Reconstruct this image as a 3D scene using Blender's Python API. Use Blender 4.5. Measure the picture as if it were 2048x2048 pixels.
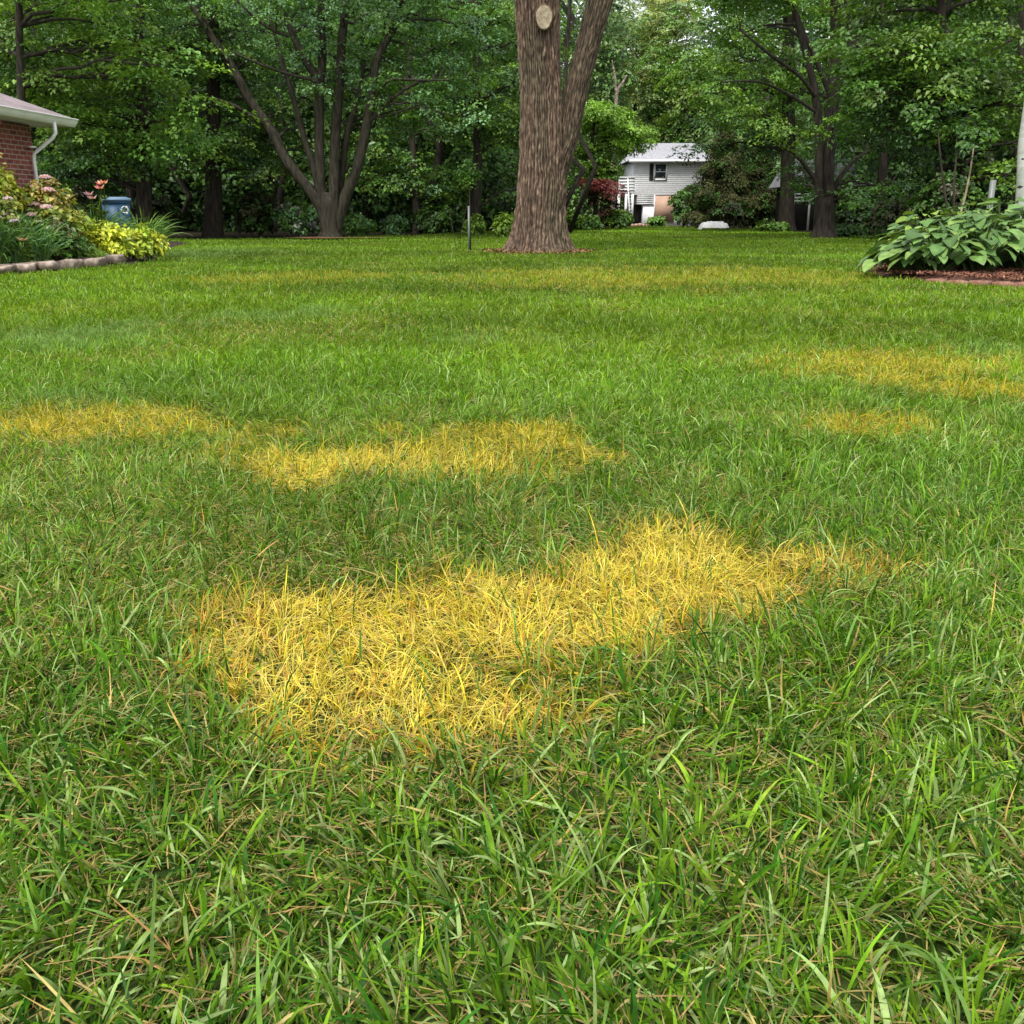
import bpy, math, random
import numpy as np
from mathutils import Vector

R = math.radians
rng = np.random.default_rng(7)
random.seed(7)
for o in list(bpy.data.objects):
    bpy.data.objects.remove(o, do_unlink=True)
scene = bpy.context.scene
COL = scene.collection

# ------------------------------------------------------------------ camera, world, sun, exposure
F = 1950.0; PITCH = R(16.94); CAMH = 0.80
cam_d = bpy.data.cameras.new('camera'); cam = bpy.data.objects.new('camera', cam_d); COL.objects.link(cam)
cam.location = (0, 0, CAMH); cam.rotation_euler = (R(90) - PITCH, 0, 0)
cam_d.angle = 2 * math.atan(1024 / F); cam_d.clip_start = 0.05; cam_d.clip_end = 2000
scene.camera = cam
SUN_EL, SUN_AZ = R(58), R(205)
world = bpy.data.worlds.new('World'); scene.world = world; world.use_nodes = True
nt = world.node_tree; nt.nodes.clear()
out = nt.nodes.new('ShaderNodeOutputWorld'); bg = nt.nodes.new('ShaderNodeBackground')
sky = nt.nodes.new('ShaderNodeTexSky'); sky.sky_type = 'NISHITA'; sky.sun_disc = False
sky.sun_elevation = SUN_EL; sky.sun_rotation = SUN_AZ; sky.air_density = 1.0; sky.dust_density = 3.0
mixw = nt.nodes.new('ShaderNodeMix'); mixw.data_type = 'RGBA'; mixw.inputs[0].default_value = 0.72
mixw.inputs[7].default_value = (8.6, 8.7, 8.8, 1)
nt.links.new(sky.outputs[0], mixw.inputs[6]); nt.links.new(mixw.outputs[2], bg.inputs[0])
bg.inputs[1].default_value = 0.12; nt.links.new(bg.outputs[0], out.inputs[0])
sd = bpy.data.lights.new('sun', 'SUN'); sd.energy = 2.3; sd.angle = R(11); sd.color = (1, .965, .9)
sun = bpy.data.objects.new('sun', sd); COL.objects.link(sun)
sdir = Vector((math.sin(SUN_AZ) * math.cos(SUN_EL), math.cos(SUN_AZ) * math.cos(SUN_EL), math.sin(SUN_EL)))
sun.rotation_euler = sdir.to_track_quat('Z', 'Y').to_euler()
scene.view_settings.view_transform = 'Standard'; scene.view_settings.look = 'None'
scene.view_settings.exposure = 0.70; scene.view_settings.gamma = 1
scene.cycles.max_bounces = 6; scene.cycles.diffuse_bounces = 3; scene.cycles.glossy_bounces = 2
scene.cycles.transmission_bounces = 3; scene.cycles.transparent_max_bounces = 4
scene.cycles.caustics_reflective = False; scene.cycles.caustics_refractive = False

# ------------------------------------------------------------------ helpers
CT, ST = math.cos(PITCH), math.sin(PITCH)
def P(px, py, Y, dz=0.0):
    """world point at depth Y seen at reference pixel px,py (used to survey the place)"""
    u = (px - 1024) / F; v = (1024 - py) / F; t = Y / (CT + v * ST)
    return np.array([u * t, Y, CAMH + t * (-ST + v * CT) + dz])
def G(px, py):
    u = (px - 1024) / F; v = (1024 - py) / F; t = CAMH / (ST - v * CT)
    return np.array([u * t, t * (CT + v * ST), 0.0])
def nrm(a):
    return a / np.maximum(np.linalg.norm(a, axis=-1, keepdims=True), 1e-9)
def hashn(ix, iy, seed=0):
    h = (ix.astype(np.int64) * 374761393 + iy.astype(np.int64) * 668265263 + seed * 1442695) & 0x7fffffff
    h = ((h ^ (h >> 13)) * 1274126177) & 0x7fffffff
    h = (h ^ (h >> 16)) & 0xffff
    return h / 65535.0
def vnoise(x, y, seed=0):
    x = np.asarray(x, float); y = np.asarray(y, float)
    ix = np.floor(x); iy = np.floor(y); fx = x - ix; fy = y - iy
    fx = fx * fx * (3 - 2 * fx); fy = fy * fy * (3 - 2 * fy)
    a = hashn(ix, iy, seed); b = hashn(ix + 1, iy, seed); c = hashn(ix, iy + 1, seed); d = hashn(ix + 1, iy + 1, seed)
    return (a * (1 - fx) + b * fx) * (1 - fy) + (c * (1 - fx) + d * fx) * fy
def fbm(x, y, seed=0, oct=4):
    s = 0; a = .5; t = 0
    for i in range(oct):
        s = s + a * vnoise(x * 2 ** i, y * 2 ** i, seed + i * 17); t += a; a *= .5
    return s / t
def smooth(x, a, b):
    t = np.clip((x - a) / (b - a), 0, 1); return t * t * (3 - 2 * t)
def terrain(x, y):
    x = np.asarray(x, float); y = np.asarray(y, float)
    z = 0.010 * np.sin(2.1 * x + .5) * np.sin(1.9 * y + 1) + 0.018 * np.sin(.47 * x + 1) * np.sin(.39 * y + 2)
    z = z * (1 - smooth(y, 40, 60))
    return z + 30 * smooth(y, 84, 230)

def mesh_np(name, V, F3=None, F4=None, col=None, mat=None, parent=None, smooth_=False):
    me = bpy.data.meshes.new(name)
    V = np.asarray(V, np.float32)
    n3 = 0 if F3 is None else len(F3); n4 = 0 if F4 is None else len(F4)
    loops = []; 
    if n3: loops.append(np.asarray(F3, np.int32).ravel())
    if n4: loops.append(np.asarray(F4, np.int32).ravel())
    L = np.concatenate(loops)
    me.vertices.add(len(V)); me.vertices.foreach_set('co', V.ravel())
    me.loops.add(len(L)); me.loops.foreach_set('vertex_index', L)
    st = np.concatenate([np.arange(n3, dtype=np.int32) * 3, n3 * 3 + np.arange(n4, dtype=np.int32) * 4])
    me.polygons.add(n3 + n4); me.polygons.foreach_set('loop_start', st)
    try:
        me.polygons.foreach_set('loop_total', np.concatenate([np.full(n3, 3, np.int32), np.full(n4, 4, np.int32)]))
    except Exception:
        pass
    if smooth_: me.polygons.foreach_set('use_smooth', np.ones(n3 + n4, bool))
    if col is not None:
        at = me.color_attributes.new('Col', 'FLOAT_COLOR', 'POINT')
        c = np.ones((len(V), 4), np.float32); c[:, :3] = col
        at.data.foreach_set('color', c.ravel())
    me.update(calc_edges=True)
    if mat: me.materials.append(mat)
    o = bpy.data.objects.new(name, me); COL.objects.link(o)
    if parent: o.parent = parent
    return o

class MB:
    """collects shapes that become one mesh; world coordinates minus origin"""
    def __init__(s, org=(0, 0, 0)):
        s.V = []; s.F3 = []; s.F4 = []; s.C = []; s.n = 0; s.org = np.array(org, float)
    def add(s, V, F3=None, F4=None, col=(1, 1, 1)):
        V = np.asarray(V, float)
        if F3 is not None and len(F3): s.F3.append(np.asarray(F3) + s.n)
        if F4 is not None and len(F4): s.F4.append(np.asarray(F4) + s.n)
        c = np.empty((len(V), 3)); c[:] = col
        s.V.append(V - s.org); s.C.append(c); s.n += len(V)
    def box(s, x0, x1, y0, y1, z0, z1, col=(1, 1, 1), rz=0, c=None):
        V = np.array([[x, y, z] for x in (x0, x1) for y in (y0, y1) for z in (z0, z1)], float)
        if rz:
            cc = np.array(c if c is not None else [(x0 + x1) / 2, (y0 + y1) / 2, 0]); d = V - cc
            ca, sa = math.cos(rz), math.sin(rz)
            V = np.stack([d[:, 0] * ca - d[:, 1] * sa, d[:, 0] * sa + d[:, 1] * ca, d[:, 2]], 1) + cc
        Fq = [[0, 1, 3, 2], [4, 6, 7, 5], [0, 4, 5, 1], [2, 3, 7, 6], [0, 2, 6, 4], [1, 5, 7, 3]]
        s.add(V, F4=Fq, col=col)
    def tube(s, pts, rad, seg=8, col=(1, 1, 1), cap=True, wob=0, squash=None):
        pts = np.asarray(pts, float); n = len(pts); rad = np.broadcast_to(rad, (n,)).astype(float)
        T = nrm(np.gradient(pts, axis=0)); up = np.array([0.0, 0, 1]) if abs(T[0][2]) < .8 else np.array([0, 1.0, 0])
        A = np.cross(T[0], up); A /= np.linalg.norm(A); ring = []
        a = np.linspace(0, 2 * np.pi, seg, endpoint=False)
        for i in range(n):
            A = A - T[i] * A.dot(T[i]); A /= max(np.linalg.norm(A), 1e-9); B = np.cross(T[i], A)
            r = rad[i] * (1 + (wob * np.sin(a * 3 + i * .7) if wob else 0 * a))
            ring.append(pts[i] + (np.cos(a) * r)[:, None] * A + (np.sin(a) * r)[:, None] * B)
        V = np.concatenate(ring); i = np.arange(n - 1)[:, None] * seg; j = np.arange(seg)[None]; k = (j + 1) % seg
        Fq = np.stack([i + j, i + k, i + seg + k, i + seg + j], -1).reshape(-1, 4); F3 = []
        if cap:
            V = np.concatenate([V, pts[:1], pts[-1:]]); b = n * seg
            F3 = [[b, (q + 1) % seg, q] for q in range(seg)] + [[b + 1, (n - 1) * seg + q, (n - 1) * seg + (q + 1) % seg] for q in range(seg)]
        s.add(V, F3=F3, F4=Fq, col=col)
    def leaf(s, C, N, H, size, col, fold=.16, aspect=.62, lobed=False):
        C = np.asarray(C, float); n = len(C)
        if n == 0: return
        N = nrm(N); H = nrm(H - N * np.sum(H * N, 1, keepdims=True)); S = np.cross(N, H)
        size = np.broadcast_to(size, (n,))[:, None]
        if not lobed:
            V = np.stack([C - H * size * .5, C + S * size * aspect * .5 + N * fold * size - H * size * .05, C + H * size * .5 - N * size * .08,
                          C - S * size * aspect * .5 + N * fold * size - H * size * .05], 1)
            b = np.arange(n)[:, None] * 4
            F3 = np.concatenate([b + np.array([0, 1, 2]), b + np.array([0, 2, 3])]); m = 4
        else:
            V = np.stack([C - H * size * .45, C + S * size * .5 + H * size * .02 + N * fold * size, C + S * size * .2 + H * size * .12,
                          C + H * size * .5 - N * size * .08, C - S * size * .2 + H * size * .12, C - S * size * .5 + H * size * .02 + N * fold * size], 1)
            b = np.arange(n)[:, None] * 6
            F3 = np.concatenate([b + np.array(t) for t in ([0, 1, 2], [0, 2, 3], [0, 3, 4], [0, 4, 5])]); m = 6
        c = np.repeat(np.broadcast_to(col, (n, 3)), m, axis=0)
        s.add(V.reshape(-1, 3), F3=F3, col=c)
    def build(s, name, mat, parent=None, smooth_=False):
        V = np.concatenate(s.V); F3 = np.concatenate(s.F3) if s.F3 else None; F4 = np.concatenate(s.F4) if s.F4 else None
        o = mesh_np(name, V, F3, F4, np.concatenate(s.C), mat, parent, smooth_)
        if parent is None: o.location = s.org
        return o

def tag(o, label=None, cat=None, group=None, kind=None):
    if label: o['label'] = label
    if cat: o['category'] = cat
    if group: o['group'] = group
    if kind: o['kind'] = kind
    return o
def thing(name, loc, label, cat, group=None):
    o = bpy.data.objects.new(name, None); COL.objects.link(o); o.location = loc; o.empty_display_size = .2
    return tag(o, label, cat, group)

# ------------------------------------------------------------------ materials
def new_mat(name):
    m = bpy.data.materials.new(name); m.use_nodes = True; t = m.node_tree
    return m, t, t.nodes['Principled BSDF'], t.nodes['Material Output']
def leaf_mat(name, rough=.5, trans=.3, spec=.4, tint=(1, 1, 1), nz=0, lines=False):
    m, t, b, o = new_mat(name)
    a = t.nodes.new('ShaderNodeAttribute'); a.attribute_name = 'Col'
    src = a.outputs['Color']
    if nz:
        tc = t.nodes.new('ShaderNodeNewGeometry'); no = t.nodes.new('ShaderNodeTexNoise'); no.inputs['Scale'].default_value = nz
        t.links.new(tc.outputs['Position'], no.inputs['Vector'])
        mr = t.nodes.new('ShaderNodeMapRange'); mr.inputs[1].default_value = .3; mr.inputs[2].default_value = .7
        mr.inputs[3].default_value = .75; mr.inputs[4].default_value = 1.25
        mx = t.nodes.new('ShaderNodeVectorMath'); mx.operation = 'SCALE'
        t.links.new(no.outputs[0], mr.inputs[0]); t.links.new(mr.outputs[0], mx.inputs['Scale']); t.links.new(src, mx.inputs[0]); src = mx.outputs[0]
    t.links.new(src, b.inputs['Base Color']); b.inputs['Roughness'].default_value = rough
    b.inputs['Specular IOR Level'].default_value = spec
    tr = t.nodes.new('ShaderNodeBsdfTranslucent'); mx2 = t.nodes.new('ShaderNodeMixShader'); mx2.inputs[0].default_value = trans
    hs = t.nodes.new('ShaderNodeVectorMath'); hs.operation = 'MULTIPLY'; hs.inputs[1].default_value = (1.25, 1.2, .6)
    t.links.new(src, hs.inputs[0]); t.links.new(hs.outputs[0], tr.inputs[0])
    t.links.new(b.outputs[0], mx2.inputs[1]); t.links.new(tr.outputs[0], mx2.inputs[2]); t.links.new(mx2.outputs[0], o.inputs[0])
    return m
def noise_mat(name, c1, c2, scale=(1, 1, 1), nscale=5, rough=.85, bump=.3, c3=None, attr=False, detail=8, dist=.02):
    m, t, b, o = new_mat(name)
    tc = t.nodes.new('ShaderNodeTexCoord'); mp = t.nodes.new('ShaderNodeMapping'); mp.inputs['Scale'].default_value = scale
    no = t.nodes.new('ShaderNodeTexNoise'); no.inputs['Scale'].default_value = nscale; no.inputs['Detail'].default_value = detail
    t.links.new(tc.outputs['Object'], mp.inputs[0]); t.links.new(mp.outputs[0], no.inputs['Vector'])
    cr = t.nodes.new('ShaderNodeValToRGB'); cr.color_ramp.elements[0].position = .33; cr.color_ramp.elements[1].position = .68
    cr.color_ramp.elements[0].color = (*c1, 1); cr.color_ramp.elements[1].color = (*c2, 1)
    if c3:
        e = cr.color_ramp.elements.new(.52); e.color = (*c3, 1)
    t.links.new(no.outputs[0], cr.inputs[0]); src = cr.outputs[0]
    if attr:
        a = t.nodes.new('ShaderNodeAttribute'); a.attribute_name = 'Col'
        v = t.nodes.new('ShaderNodeVectorMath'); v.operation = 'MULTIPLY'; t.links.new(src, v.inputs[0]); t.links.new(a.outputs[0], v.inputs[1]); src = v.outputs[0]
    t.links.new(src, b.inputs['Base Color']); b.inputs['Roughness'].default_value = rough; b.inputs['Specular IOR Level'].default_value = .25
    if bump:
        bp = t.nodes.new('ShaderNodeBump'); bp.inputs['Strength'].default_value = bump; bp.inputs['Distance'].default_value = dist
        t.links.new(no.outputs[0], bp.inputs['Height']); t.links.new(bp.outputs[0], b.inputs['Normal'])
    return m
M = {}
M['grass'] = leaf_mat('grass_blades', .5, .30, .16, nz=60)
M['leaf'] = leaf_mat('tree_leaves', .42, .25, .45)
M['leafdull'] = leaf_mat('dull_leaves', .65, .2, .2)
M['hosta'] = leaf_mat('broad_leaves', .5, .2, .3, nz=14)
M['petal'] = leaf_mat('petals', .6, .3, .2)
M['bark_big'] = noise_mat('grooved_maple_bark', (.055, .038, .027), (.26, .19, .14), (9, 9, 2.6), 2.6, .9, .6, (.135, .096, .07), attr=True)
M['bark'] = noise_mat('grey_brown_bark', (.018, .016, .010), (.066, .058, .042), (5, 5, 1), 2.5, .9, .4)
M['bark_dark'] = noise_mat('dark_bark', (.012, .010, .008), (.05, .04, .03), (5, 5, 1), 2.5, .9, .4)
M['birch'] = noise_mat('white_birch_bark', (.36, .38, .33), (.60, .62, .58), (1.5, 1.5, 5), 2, .6, .1, (.46, .48, .43))
M['cut'] = noise_mat('sawn_wood', (.20, .155, .10), (.46, .39, .27), (1, 1, 1), 9, .8, .1)
M['stone'] = noise_mat('edging_stone', (.13, .10, .08), (.48, .39, .33), (1, 1, 1), 8, .85, .8, (.21, .16, .13))
M['mulch'] = leaf_mat('mulch_chips', .85, .0, .15)
M['shingle'] = None
def plain(name, col, rough=.5, spec=.4, nz=.08, ns=3.0, metal=0):
    c1 = tuple(c * (1 - nz) for c in col); c2 = tuple(min(1, c * (1 + nz)) for c in col)
    m = noise_mat(name, c1, c2, (1, 1, 1), ns, rough, 0)
    b = m.node_tree.nodes['Principled BSDF']; b.inputs['Specular IOR Level'].default_value = spec; b.inputs['Metallic'].default_value = metal
    return m
M['white'] = plain('white_painted_metal', (.76, .77, .76), .4)
M['siding'] = plain('white_siding', (.84, .84, .85), .55, nz=.05)
M['trim'] = plain('white_trim', (.8, .8, .8), .5)
M['soffit'] = plain('cream_soffit', (.55, .53, .47), .7)
M['bluebin'] = plain('blue_plastic', (.03, .09, .18), .5)
M['bluelid'] = plain('pale_blue_plastic', (.14, .23, .33), .5)
M['glass'] = plain('dark_window_glass', (.02, .04, .045), .06, .8)
M['black'] = plain('dark_shutter', (.02, .02, .022), .6)
M['tan'] = plain('tan_door_paint', (.5, .32, .23), .6)
M['galv'] = plain('galvanised_metal', (.17, .19, .175), .45, .5)
M['dark'] = plain('shade_and_dark_parts', (.02, .018, .016), .8)  # for dark parts, and for the shade painted in under the deck

def brick_mat():
    m, t, b, o = new_mat('red_brick')
    tc = t.nodes.new('ShaderNodeTexCoord'); sx = t.nodes.new('ShaderNodeSeparateXYZ'); ad = t.nodes.new('ShaderNodeMath'); ad.operation = 'ADD'
    cx = t.nodes.new('ShaderNodeCombineXYZ'); br = t.nodes.new('ShaderNodeTexBrick')
    t.links.new(tc.outputs['Object'], sx.inputs[0]); t.links.new(sx.outputs[0], ad.inputs[0]); t.links.new(sx.outputs[1], ad.inputs[1])
    t.links.new(ad.outputs[0], cx.inputs[0]); t.links.new(sx.outputs[2], cx.inputs[1]); t.links.new(cx.outputs[0], br.inputs[0])
    br.inputs['Scale'].default_value = 1; br.inputs['Brick Width'].default_value = .215; br.inputs['Row Height'].default_value = .077
    br.inputs['Mortar Size'].default_value = .009; br.inputs['Bias'].default_value = -.1
    br.inputs['Color1'].default_value = (.33, .075, .05, 1); br.inputs['Color2'].default_value = (.17, .038, .03, 1); br.inputs['Mortar'].default_value = (.42, .30, .26, 1)
    no = t.nodes.new('ShaderNodeTexNoise'); no.inputs['Scale'].default_value = 14; t.links.new(tc.outputs['Object'], no.inputs[0])
    mx = t.nodes.new('ShaderNodeMix'); mx.data_type = 'RGBA'; mx.blend_type = 'MULTIPLY'; mx.inputs[0].default_value = .6
    t.links.new(br.outputs[0], mx.inputs[6]); t.links.new(no.outputs[0], mx.inputs[7])
    sc = t.nodes.new('ShaderNodeVectorMath'); sc.operation = 'SCALE'; sc.inputs['Scale'].default_value = 1.35
    t.links.new(mx.outputs[2], sc.inputs[0]); t.links.new(sc.outputs[0], b.inputs['Base Color']); b.inputs['Roughness'].default_value = .85
    bp = t.nodes.new('ShaderNodeBump'); bp.inputs['Strength'].default_value = .6; bp.inputs['Distance'].default_value = .01; bp.invert = True
    t.links.new(br.outputs[1], bp.inputs['Height']); t.links.new(bp.outputs[0], b.inputs['Normal'])
    return m
M['brick'] = brick_mat()
def shingle_mat(name, ca, cb):
    m, t, b, o = new_mat(name)
    tc = t.nodes.new('ShaderNodeTexCoord'); mp = t.nodes.new('ShaderNodeMapping'); mp.inputs['Rotation'].default_value = (0, 0, R(90))
    br = t.nodes.new('ShaderNodeTexBrick'); t.links.new(tc.outputs['Object'], mp.inputs[0]); t.links.new(mp.outputs[0], br.inputs[0])
    br.inputs['Scale'].default_value = 1; br.inputs['Brick Width'].default_value = .3; br.inputs['Row Height'].default_value = .14; br.inputs['Mortar Size'].default_value = .006
    br.inputs['Color1'].default_value = (*ca, 1); br.inputs['Color2'].default_value = (*cb, 1); br.inputs['Mortar'].default_value = tuple(c * .45 for c in ca) + (1,)
    no = t.nodes.new('ShaderNodeTexNoise'); no.inputs['Scale'].default_value = 40; t.links.new(tc.outputs['Object'], no.inputs[0])
    mx = t.nodes.new('ShaderNodeMix'); mx.data_type = 'RGBA'; mx.blend_type = 'OVERLAY'; mx.inputs[0].default_value = .5
    t.links.new(br.outputs[0], mx.inputs[6]); t.links.new(no.outputs[0], mx.inputs[7]); t.links.new(mx.outputs[2], b.inputs['Base Color'])
    b.inputs['Roughness'].default_value = .9; b.inputs['Specular IOR Level'].default_value = .2
    return m
M['shingle'] = shingle_mat('mauve_grey_shingles', (.30, .24, .25), (.20, .17, .18))
M['shingle2'] = shingle_mat('light_grey_shingles', (.40, .40, .43), (.32, .32, .35))

M['shingle3'] = shingle_mat('dull_grey_shingles', (.20, .20, .22), (.15, .15, .16))
# ------------------------------------------------------------------ lawn survey: where it ends, what lies on it, where it is scorched
_er = [-3, -.3, -.2, -.1, -.03, .05, .15, .22, .27, .32, .4, 3]
_ed = [34, 34, 35.5, 40, 50, 60, 74, 66, 50, 42, 37, 34]
def lawn_edge(x, y):
    return np.interp(x / np.maximum(y, .1), _er, _ed) + 1.5 * (fbm(x * .3, y * .3, 5) - .5)
def poly_in(x, y, poly):
    inside = np.zeros(len(x), bool); n = len(poly)
    for i in range(n):
        x0, y0 = poly[i][:2]; x1, y1 = poly[(i + 1) % n][:2]
        c = ((y0 > y) != (y1 > y)) & (x < (x1 - x0) * (y - y0) / (y1 - y0 + 1e-12) + x0); inside ^= c
    return inside
bedL = [G(-260, 560)[:2], G(-60, 552)[:2], G(60, 546)[:2], G(150, 539)[:2], G(235, 531)[:2], G(290, 527)[:2], G(318, 520)[:2], G(318, 505)[:2], np.array([-9.5, 30.]), np.array([-22., 30.])]
bedR = [G(1748, 547)[:2], G(1768, 560)[:2], G(1860, 568)[:2], G(1960, 574)[:2], G(2080, 579)[:2], G(2300, 584)[:2], np.array([15., 17.5]), np.array([7.9, 18.]), np.array([5.6, 15.6]), np.array([4.9, 14.2])]
BIG = np.array([P(1078, 500, 22.5)[0], 22.5])
# patches: px, py (1932 scale), half width, half height, strength, kind  (0 gold, 1 tan-olive, 2 pale blue-green, including a painted sheen, 3 lush)
S_ = 2048 / 1932
patches = [(735, 1210, 315, 105, 1.05, 0), (690, 1320, 345, 90, 1.0, 0), (920, 1345, 220, 60, .8, 0), (480, 1230, 150, 110, .7, 0), (700, 860, 480, 75, .5, 1), (150, 810, 260, 50, .5, 1), (1650, 800, 300, 50, .4, 1), (1010, 1170, 330, 95, 1.05, 0), (1330, 1090, 290, 65, 1.0, 0), (1330, 1028, 150, 42, .85, 0), (1540, 1060, 190, 40, .75, 0),
           (720, 872, 330, 50, .70, 0), (590, 885, 190, 48, 1.0, 0), (930, 845, 170, 28, .8, 0), (430, 850, 120, 40, .45, 0),
           (110, 810, 210, 38, .75, 0), (400, 800, 150, 25, .4, 1), (700, 780, 160, 18, .4, 1),
           (1500, 785, 190, 22, .6, 1), (1640, 805, 120, 16, .7, 0), (1730, 705, 230, 40, .8, 0), (1850, 735, 200, 26, .7, 0), (1500, 700, 120, 20, .35, 0), (1900, 790, 80, 30, .5, 1),
           (1180, 530, 330, 20, .8, 0), (1450, 525, 150, 18, .7, 0), (900, 545, 120, 12, .5, 1), (560, 525, 170, 11, .62, 0), (1190, 578, 170, 13, .55, 1), (1500, 590, 240, 12, .45, 1), (1800, 560, 170, 20, .4, 1), (1700, 620, 200, 12, .35, 1),
           (80, 590, 110, 14, .5, 1), (100, 680, 180, 10, .4, 1), (250, 1050, 190, 42, .5, 1), (90, 900, 120, 30, .35, 1), (1060, 690, 150, 12, .35, 1), (420, 560, 120, 10, .3, 1),
           (1700, 1290, 140, 40, .45, 1), (1500, 1240, 150, 40, .35, 1), (700, 1390, 420, 45, .5, 1), (1880, 1090, 90, 60, .35, 1), (200, 640, 160, 26, .8, 2), (560, 595, 110, 12, .7, 2), (950, 640, 120, 14, .5, 2), (370, 480, 130, 12, .6, 2), (160, 760, 120, 14, .5, 2), (1800, 660, 90, 14, .5, 2),
           (850, 985, 330, 48, .9, 3), (1700, 950, 200, 60, .4, 3)]
_pw = []
for (px, py, hw, hh, s, k) in patches:
    px *= S_; py *= S_; hw *= S_; hh *= S_
    a, b_, c = G(px, py - hh), G(px, py + hh), G(px, py)
    yc = (a[1] + b_[1]) / 2; _pw.append(((a[0] + b_[0]) / 2, yc, hw / F * math.hypot(yc, CAMH) * .98, (a[1] - b_[1]) / 2, s, k))
def patch_fields(x, y):
    n1 = fbm(x * 1.4, y * 1.4, 11) - .5; n2 = fbm(x * 6, y * 6, 23) - .5; n3 = fbm(x * 3.2 + 9, y * 3.2, 31) - .5; n4 = fbm(x * 11, y * 11, 37) - .5; yk = np.clip(y / 5, .3, 3)
    wx = x + n1 * .8 * yk + n3 * .5 * yk; wy = y + n2 * .35 * yk + n1 * .35 * yk + n3 * .25 * yk
    out = [np.zeros_like(x) for _ in range(4)]
    for (cx, cy, rx, ry, s, k) in _pw:
        d = np.sqrt(((wx - cx) / rx) ** 2 + ((wy - cy) / ry) ** 2)
        d = d + n3 * 1.5 + n4 * .8; f = s * (1 - smooth(d, .40, 1.25)); out[k] = np.maximum(out[k], f)
        if k == 0: out[1] = np.maximum(out[1], .5 * s * (1 - smooth(d, .9, 1.7)))
    return out

# ------------------------------------------------------------------ ground sheet
ys = np.concatenate([np.linspace(-3, 6, 60), np.linspace(6.3, 40, 90), np.linspace(41, 90, 40), np.linspace(94, 260, 30), [500, 1200]])
xs = np.concatenate([[-900, -300], np.linspace(-140, -32, 16), np.linspace(-30, -5, 50), np.linspace(-4.6, 4.6, 60), np.linspace(5, 30, 50), np.linspace(32, 140, 16), [300, 900]])
XX, YY = np.meshgrid(xs, ys); zz = terrain(XX, YY)
V = np.stack([XX.ravel(), YY.ravel(), zz.ravel()], 1); nx, ny = len(xs), len(ys)
ii = (np.arange(ny - 1)[:, None] * nx + np.arange(nx - 1)[None]).ravel()
Fq = np.stack([ii, ii + 1, ii + nx + 1, ii + nx], 1)
lit = smooth(V[:, 1] - lawn_edge(V[:, 0], V[:, 1]), -.3, .6)
cg = np.array([.030, .045, .010]) * (1 - lit[:, None]) + np.array([.022, .017, .010]) * lit[:, None]
far = smooth(V[:, 1], 5, 16)[:, None] * (1 - lit[:, None])
cg = cg * (1 - far) + np.array([.050, .085, .012]) * far
ground_m, t, b, o_ = new_mat('soil_and_thatch')
a = t.nodes.new('ShaderNodeAttribute'); a.attribute_name = 'Col'; ge = t.nodes.new('ShaderNodeNewGeometry')
no = t.nodes.new('ShaderNodeTexNoise'); no.inputs['Scale'].default_value = 45; no.inputs['Detail'].default_value = 6; t.links.new(ge.outputs['Position'], no.inputs[0])
mr = t.nodes.new('ShaderNodeMapRange'); mr.inputs[1].default_value = .3; mr.inputs[2].default_value = .7; mr.inputs[3].default_value = .5; mr.inputs[4].default_value = 1.6
vm = t.nodes.new('ShaderNodeVectorMath'); vm.operation = 'SCALE'
t.links.new(no.outputs[0], mr.inputs[0]); t.links.new(a.outputs[0], vm.inputs[0]); t.links.new(mr.outputs[0], vm.inputs['Scale']); t.links.new(vm.outputs[0], b.inputs['Base Color'])
b.inputs['Roughness'].default_value = .95; b.inputs['Specular IOR Level'].default_value = .1
g = mesh_np('ground', V, F4=Fq, col=cg, mat=ground_m, smooth_=True); tag(g, kind='structure')

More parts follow.
